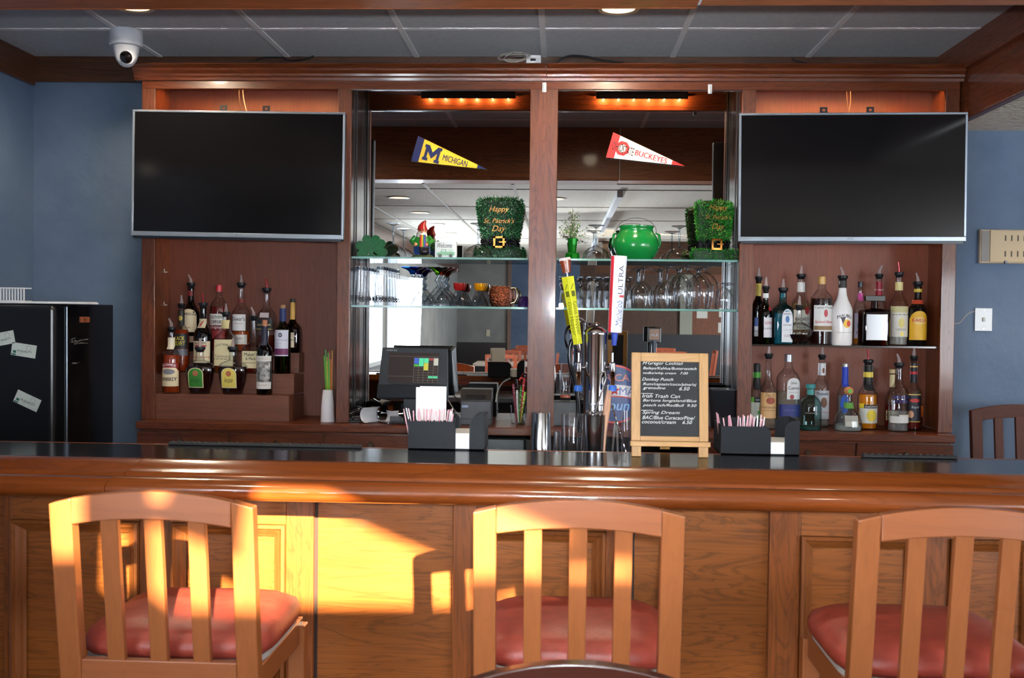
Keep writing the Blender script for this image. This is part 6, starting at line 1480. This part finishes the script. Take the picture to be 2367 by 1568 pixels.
tg2 = tin('glass_tumbler', 'slim clear tumbler just left of the chalkboard', 1447, 950, 1042, 22, 20, 3.36, CLEAR, 'glass', True)
tin('jigger', 'small steel jigger between the shaker tin and the mixing glass', 1288, 998, 1042, 16, 22, 3.34, STL, 'cup', True)
# --- cooler under the back counter
q = Vector((X(1168, 1030, YB), YB + .05, 0))
cl = thing('bottle_cooler', 'black cooler with grey glass door below the back counter', 'cooler', q)
wl, wr = X(968, 1030, YB) - q.x, X(1226, 1030, YB) - q.x
MB().box(wl, wr, .02, .3, 0, ZCNT - .06).build('body', mat((16, 15, 16), .3), cl)
dz = Z(1168, 1018, YB) ; MB().box(wl + .005, wr - .02, .0, .02, .1, dz + .008).build('door_frame', BLACKG, cl, bevel=.002)
MB().box(wl + .02, wr - .032, -.002, .0, .13, dz - .004).build('door_glass', mat((120, 124, 126), .15, .3), cl)
# --- mats along the bar edge
def barmat(a, b_, lab):
    x0, x1 = X(a, 1026, YT1), X(b_, 1026, YT1)
    t = thing('bar_mat', lab, 'mat', ((x0 + x1) / 2, YT1 - .02, ZB + .001)); w_ = (x1 - x0) / 2
    MB().box(-w_, w_, -.01, .018, 0, .008).build('pad', mat((22, 22, 25), .6), t, bevel=.002)
    nb = MB()
    for k in range(int(w_ * 2 / .02)): nb.lathe([(0, .005), (.0035, .004)], (-w_ + .01 + k * .02, .004, .0078), 6)
    nb.build('nubs', mat((30, 30, 33), .6), t)
barmat(396, 838, 'long black rubber mat along the back edge of the bar at left')
barmat(1990, 2206, 'short black rubber mat along the back edge of the bar at right')

# ================================================================ ON THE BAR
CAD = mat((20, 22, 28), .5, 0, 0, .2)
PNK = [(224, 170, 178), (226, 222, 222), (214, 150, 164), (230, 200, 204)]
def caddy(px0, px1, pbase, ptop, slot, ear, lab, card):
    Yc_ = atz((px0 + px1) / 2, pbase, ZB).y
    q = Vector((X(px0, pbase, Yc_), Yc_, ZB)); s = mpp(q)
    t = thing('bar_caddy', lab, 'caddy', q)
    W_ = (px1 - px0) * s; h = (pbase - ptop) * s; s0, s1 = [(v - px0) * s for v in slot]; he = (pbase - ear) * s; D = .145; th = .003
    MB().box(0, W_, 0, D, 0, .004).build('floor_plate', CAD, t)
    def rnd(x0, x1, z1, r, left):
        pts = [(x0, 0), (x1, 0)]
        arcp = [(r * math.cos(a), r * math.sin(a)) for a in [k * PI / 2 / 6 for k in range(7)]]
        if left: pts += [(x1, z1)] + [(x0 + r - px_, z1 - r + pz_) for px_, pz_ in reversed(arcp)]
        else: pts += [(x1 - r + px_, z1 - r + pz_) for px_, pz_ in arcp] + [(x0, z1)]
        return MB().prism(pts, 'Y', 0, th)
    rnd(0, s0, h, .022, False).build('front_wall', CAD, t)
    rnd(s1, W_ - .002, he, .03, True).build('napkin_ear', CAD, t)
    xb = s0 - .012
    MB().box(0, th, th, D, 0, h * 1.05).build('end_wall', CAD, t)
    MB().box(xb - th, xb, th, D, 0, h * 1.0).build('divider', CAD, t)
    MB().box(W_ - th, W_, th, D, 0, he).build('end_wall', CAD, t)
    b_ = rnd(0, s0, h * 1.15, .022, False).add(*(lambda m: (m.v, m.f))(rnd(s1, W_, he, .03, True)))
    b_.tf(Matrix.Translation((0, D - th, 0))).build('back_wall', CAD, t)
    MB().box(th, xb - th, D * .5, D * .5 + .002, 0, h * .95).build('bin_partition', CAD, t)
    n0 = s0 + .0; nz = (36 if card else 27) * s
    for k in range(8):
        nb = thing('paper_napkin', 'white paper napkin in the %s bar caddy slot, number %s from the bottom' % ('left' if card else 'right', ('one', 'two', 'three', 'four', 'five', 'six', 'seven', 'eight')[k]), 'napkin', q + Vector((0, 0, .0045 + k * nz / 8)), 0, 'napkins stacked in the %s caddy' % ('left' if card else 'right'))
        MB().box(xb + .001, W_ - th - .001, .004, D - .006, 0, nz / 8 - .0004).build('napkin', mat((232, 232, 230), .8), nb)
    if card:
        for k in range(2):
            nb = thing('menu_card', 'tall white card standing in the left bar caddy, %s one' % ('front', 'rear')[k], 'card', q + Vector((0, D * .55 + k * .012, .005)), 0, 'white cards in the left caddy')
            x0, x1 = [((952, 1024), (960, 1023))[k][i] - px0 for i in (0, 1)]
            MB().box(x0 * s, x1 * s, 0, .003, 0, (pbase - (905, 903)[k]) * s).build('card', mat((236, 234, 230), .7), nb, bevel=.0005)
    nst = 30
    for k in range(nst):
        f = k / (nst - 1); x = .008 + f * (xb - .018); y = .012 + R.random() * D * .36
        hg = h * R.uniform(1.24, 1.42); lean = (f - .5) * .03 + R.uniform(-.012, .012)
        if not card and f < .45 and k % 2: continue
        a = q + Vector((x, y, .006)); b2 = q + Vector((x + lean, y + R.uniform(-.006, .006), hg))
        tag(MB().tube([a, b2], .0021, 6).build('drink_stirrer', mat(PNK[k % 4], .4), smooth=True), 'thin pink and white drink stirrer standing in the %s bar caddy' % ('left' if card else 'right'), 'stirrer', 'stirrers in the %s bar caddy' % ('left' if card else 'right'))
    return t
caddy(943, 1121, 1041, 975, (1053, 1085), 961, 'black bar caddy with white cards, pink stirrers and napkins, left of centre', True)
caddy(1666, 1846, 1053, 987, (1780, 1812), 972, 'black bar caddy with stirrers and napkins right of the chalkboard', False)
# --- chalkboard easel
Ye = atz(1480, 1056, ZB).y
q = Vector((X(1548, 1056, Ye), Ye, ZB)); s = mpp(q)
ez = thing('chalkboard_easel', 'small wooden easel with a chalk cocktail menu standing on the bar', 'chalkboard', q)
lean = Matrix.Rotation(rad(-7), 4, 'X')
def EP(mb): return mb.tf(lean)
hw_, zt_, zbm = 89 * s, 242 * s, 36 * s; fw = 21 * s
for sx in (-1, 1):
    x0, x1 = sorted((sx * hw_, sx * (hw_ - fw)))
    EP(MB().box(x0, x1, 0, .014, zbm, zt_)).build('frame_side', WD_EASEL, ez, bevel=.002)
    x0, x1 = sorted((sx * (hw_ - 1 * s), sx * (hw_ - 23 * s)))
    EP(MB().box(x0, x1, -.006, .012, .0, zbm)).build('leg', WD_EASEL, ez, bevel=.002)
EP(MB().box(-hw_ + fw, hw_ - fw, 0, .014, zt_ - fw, zt_)).build('frame_top', WD_EASELX, ez, bevel=.002)
EP(MB().box(-hw_ + fw, hw_ - fw, 0, .014, zbm, zbm + 12 * s)).build('frame_bottom', WD_EASELX, ez, bevel=.002)
EP(MB().box(-hw_ - 3 * s, hw_ + 3 * s, -.018, .0, 24 * s, 36 * s)).build('ledge', WD_EASELX, ez, bevel=.002)
EP(MB().box(-hw_ + fw - .002, hw_ - fw + .002, .005, .011, zbm + 10 * s, zt_ - fw + .002)).build('slate', noisy('slate', (13, 14, 17), (23, 24, 27), 9, .7, 0), ez)
MB().bar((0, .052, zt_ * .8), (0, .14, .006), .03, .008, (0, 1, 0)).build('back_leg', WD_EASEL, ez, bevel=.001)
CHK = mat((206, 206, 204), .9)
lines = [("M'Gregor Cocktail", 841, 94, -16, 10), ("Baileys/Kahlua/Butterscotch", 853, 124, 0, 8), ("vodka/whip cream   7.00", 864, 104, -10, 7), ("Donkey Punch", 879, 72, -28, 9), ("Rum/captain/coco/pine/oj", 890, 124, 0, 8), ("grenadine", 899, 52, -36, 8), ("6.50", 899, 24, 34, 8), ("Irish Trash Can", 917, 88, -20, 8), ("Bartons longisland/Blue", 928, 124, 0, 8), ("peach sch/RedBull  9.50", 939, 124, 0, 8), ("Spring Dream", 956, 86, -20, 9), ("BAC/Blue Curacao/Pine/", 967, 122, -2, 8), ("coconut/cream    6.50", 977, 116, -6, 8)]
for st, py, w_, dx, ht_ in lines:
    EP(MB().text(st, (dx * s, .0043, (1056 - py) * s + 2 * s), w=w_ * s, h=ht_ * s, shear=.3)).flat('chalk_line', CHK, ez)
ru = MB()
for py in (910, 949): ru.box(-66 * s, -38 * s, .0040, .0049, (1056 - py) * s, (1056 - py) * s + .0012)
EP(ru).build('chalk_rules', CHK, ez)
